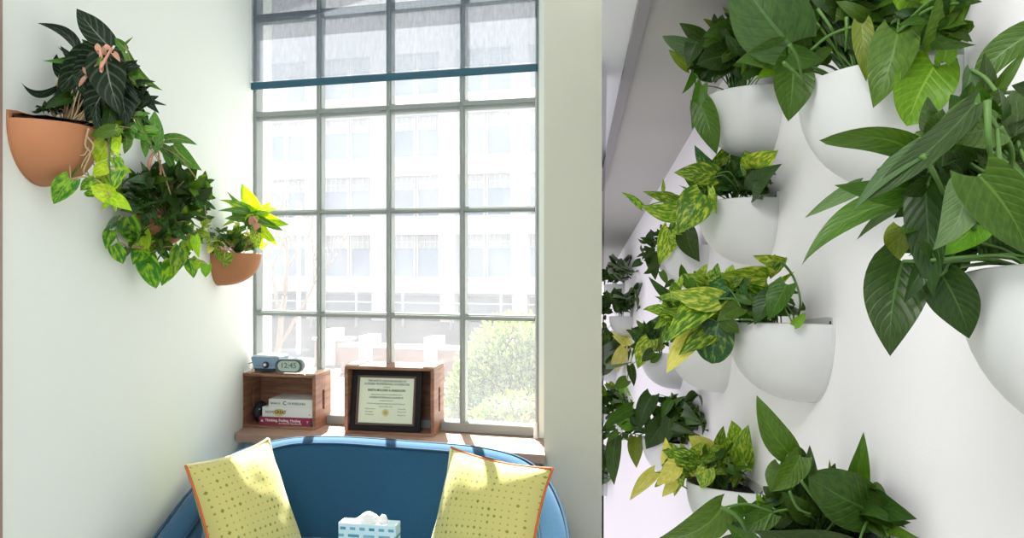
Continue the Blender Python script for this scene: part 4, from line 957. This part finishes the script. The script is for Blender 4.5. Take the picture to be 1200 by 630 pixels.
# framed certificate leaning in the right crate
lean=math.radians(9); ax,ay=cB[1],cB[2]; az=(Z*math.cos(lean)+ay*math.sin(lean)); an=ax.cross(az).normalized()   # an points to the viewer
an=-an if an.dot(-ay)<0 else an
fo=loc(cB,.020,.012,.0135); Wf,Hf=.318,.262
t=thing('framed_certificate','dark-framed pale green certificate leaning inside the right crate','certificate',fo+ax*Wf/2)
FRM=simple('frame_dark',(.012,.008,.009),.45,.2); FRB=simple('frame_bevel_brown',(.10,.065,.05),.3,.5); PAP=simple('certificate_paper',(.70,.76,.58),.8); 
def fl_(x,z,d=0): return fo+ax*x+az*z+an*d
def frame(x0,x1,z0,z1,bw_,d0,d1,mat,name):
    m=MB()
    for (a0,a1,b0,b1) in ((x0,x1,z0,z0+bw_),(x0,x1,z1-bw_,z1),(x0,x0+bw_,z0+bw_,z1-bw_),(x1-bw_,x1,z0+bw_,z1-bw_)):
        m.box(fl_((a0+a1)/2,(b0+b1)/2,(d0+d1)/2),((a1-a0)/2,(b1-b0)/2,(d1-d0)/2),mat,R=(ax,az,an),bev=.0015)
    m.build(name,t)
frame(0,Wf,0,Hf,.028,-.008,.004,FRM,'frame'); frame(.026,Wf-.026,.025,Hf-.025,.009,-.004,.0075,FRB,'inner_moulding')
m=MB(); m.box(fl_(Wf/2,Hf/2,-.006),(Wf/2-.01,Hf/2-.01,.001),FRM,R=(ax,az,an)); m.build('backing',t)
m=MB(); m.box(fl_(Wf/2,Hf/2,-.001),(Wf/2-.034,Hf/2-.032,.0008),PAP,R=(ax,az,an)); sh=m.build('certificate_sheet',t)
m=MB(); x_=Wf/2; w2=Wf-.09
for (tx,s,z_,w_,mt,bd_,dx) in (('THE NORTH CAROLINA BOARD OF',.0125,.210,.175,INKG,1,0),('LICENSED PROFESSIONAL COUNSELORS',.0125,.197,.205,INKG,1,0),('certifies that',.007,.184,.03,INKG,0,0),
  ('KRISTA MULLINIX A. RANDOLPH',.0135,.170,.170,INK,1,0),('having met the requirements established by law',.0085,.152,.14,INKG,0,0),('LICENSED PROFESSIONAL COUNSELOR',.010,.139,.155,INKG,1,0),('in testimony whereof',.008,.126,.06,INKG,0,0),
  ('this license is granted under the seal of the board',.0085,.113,.17,INKG,0,0),('given this day',.008,.101,.06,INKG,0,0),
  ('Chairperson',.008,.090,.045,INKG,0,-.072),('Secretary',.008,.078,.035,INKG,0,-.075),('Treasurer',.008,.066,.04,INKG,0,-.072),('License No.',.008,.092,.035,INKG,0,.073),('Issued',.008,.080,.035,INKG,0,.073),('Expires',.008,.066,.035,INKG,0,.073)):
    text_mesh(m,tx,s,fl_(x_+dx,z_+.004,.0002),ax,az,mt,width=w_,bold=bool(bd_))
m.build('certificate_lettering',sh)
m=MB(); sc_=fl_(x_,.079,.0004); m.add([sc_+ax*(.0155*(1+.06*(i%2))*math.cos(i/32*2*PI))+az*(.0155*(1+.06*(i%2))*math.sin(i/32*2*PI)) for i in range(32)],[tuple(range(32))],simple('seal_gold',(.62,.56,.24),.5),smooth=False)
m.add([sc_+an*.0003+ax*(.009*math.cos(i/20*2*PI))+az*(.009*math.sin(i/20*2*PI)) for i in range(20)],[tuple(range(20))],simple('seal_olive',(.40,.38,.12),.5),smooth=False); m.build('seal',sh)
# ================================================================== light
w=bpy.data.worlds.new('sky'); sc.world=w; w.use_nodes=True; nt=w.node_tree; bg=nt.nodes['Background']
bg.inputs[0].default_value=(.93,.97,1,1); bg.inputs[1].default_value=1.2
sun=bpy.data.lights.new('sun','SUN'); so=bpy.data.objects.new('sun',sun); COL.objects.link(so)
sun.energy=32; sun.angle=math.radians(.6); sun.color=(1,.95,.86)
sd=V((.16,-1,-1.15)).normalized(); so.rotation_euler=sd.to_track_quat('-Z','Y').to_euler(); so.location=(0,10,10)
def area(name,loc_,dir_,sx,sy,e,col=(1,1,1)):
    l=bpy.data.lights.new(name,'AREA'); l.shape='RECTANGLE'; l.size=sx; l.size_y=sy; l.energy=e; l.color=col
    ob=bpy.data.objects.new(name,l); COL.objects.link(ob); ob.location=loc_; ob.rotation_euler=V(dir_).to_track_quat('-Z','Y').to_euler(); return ob
# corridor: unseen fill light added along the pier face to brighten the planter wall
mid=V((r0.x*7.4+.02,7.4,EYE-1.8)); ob=area('corridor_fill',mid,(1,-r0.x,0),1.6,6.0,66,(.97,.97,1)); 
f=V((1,-r0.x,0)).normalized(); up=V((0,0,1)); rt=up.cross(-f).normalized()
ob.rotation_euler=Matrix((V((rt.x,up.x,-f.x)),V((rt.y,up.y,-f.y)),V((rt.z,up.z,-f.z)))).to_euler()
ob.data.size=8.6; ob.data.size_y=5.4
area('planter_wall_fill',(-.7,-.3,EYE+1.5),V((1.5,1.9,-1.5)),.9,.6,44,(1,.965,.99))  # added fill from upper left to brighten the planter wall, no fixture there
vs_=sc.view_settings; vs_.view_transform='Standard'; vs_.look='None'; vs_.exposure=0; vs_.gamma=1; vs_.use_curve_mapping=False
sc.cycles.use_denoising=True; sc.cycles.max_bounces=8; sc.cycles.transparent_max_bounces=12; sc.cycles.sample_clamp_indirect=8
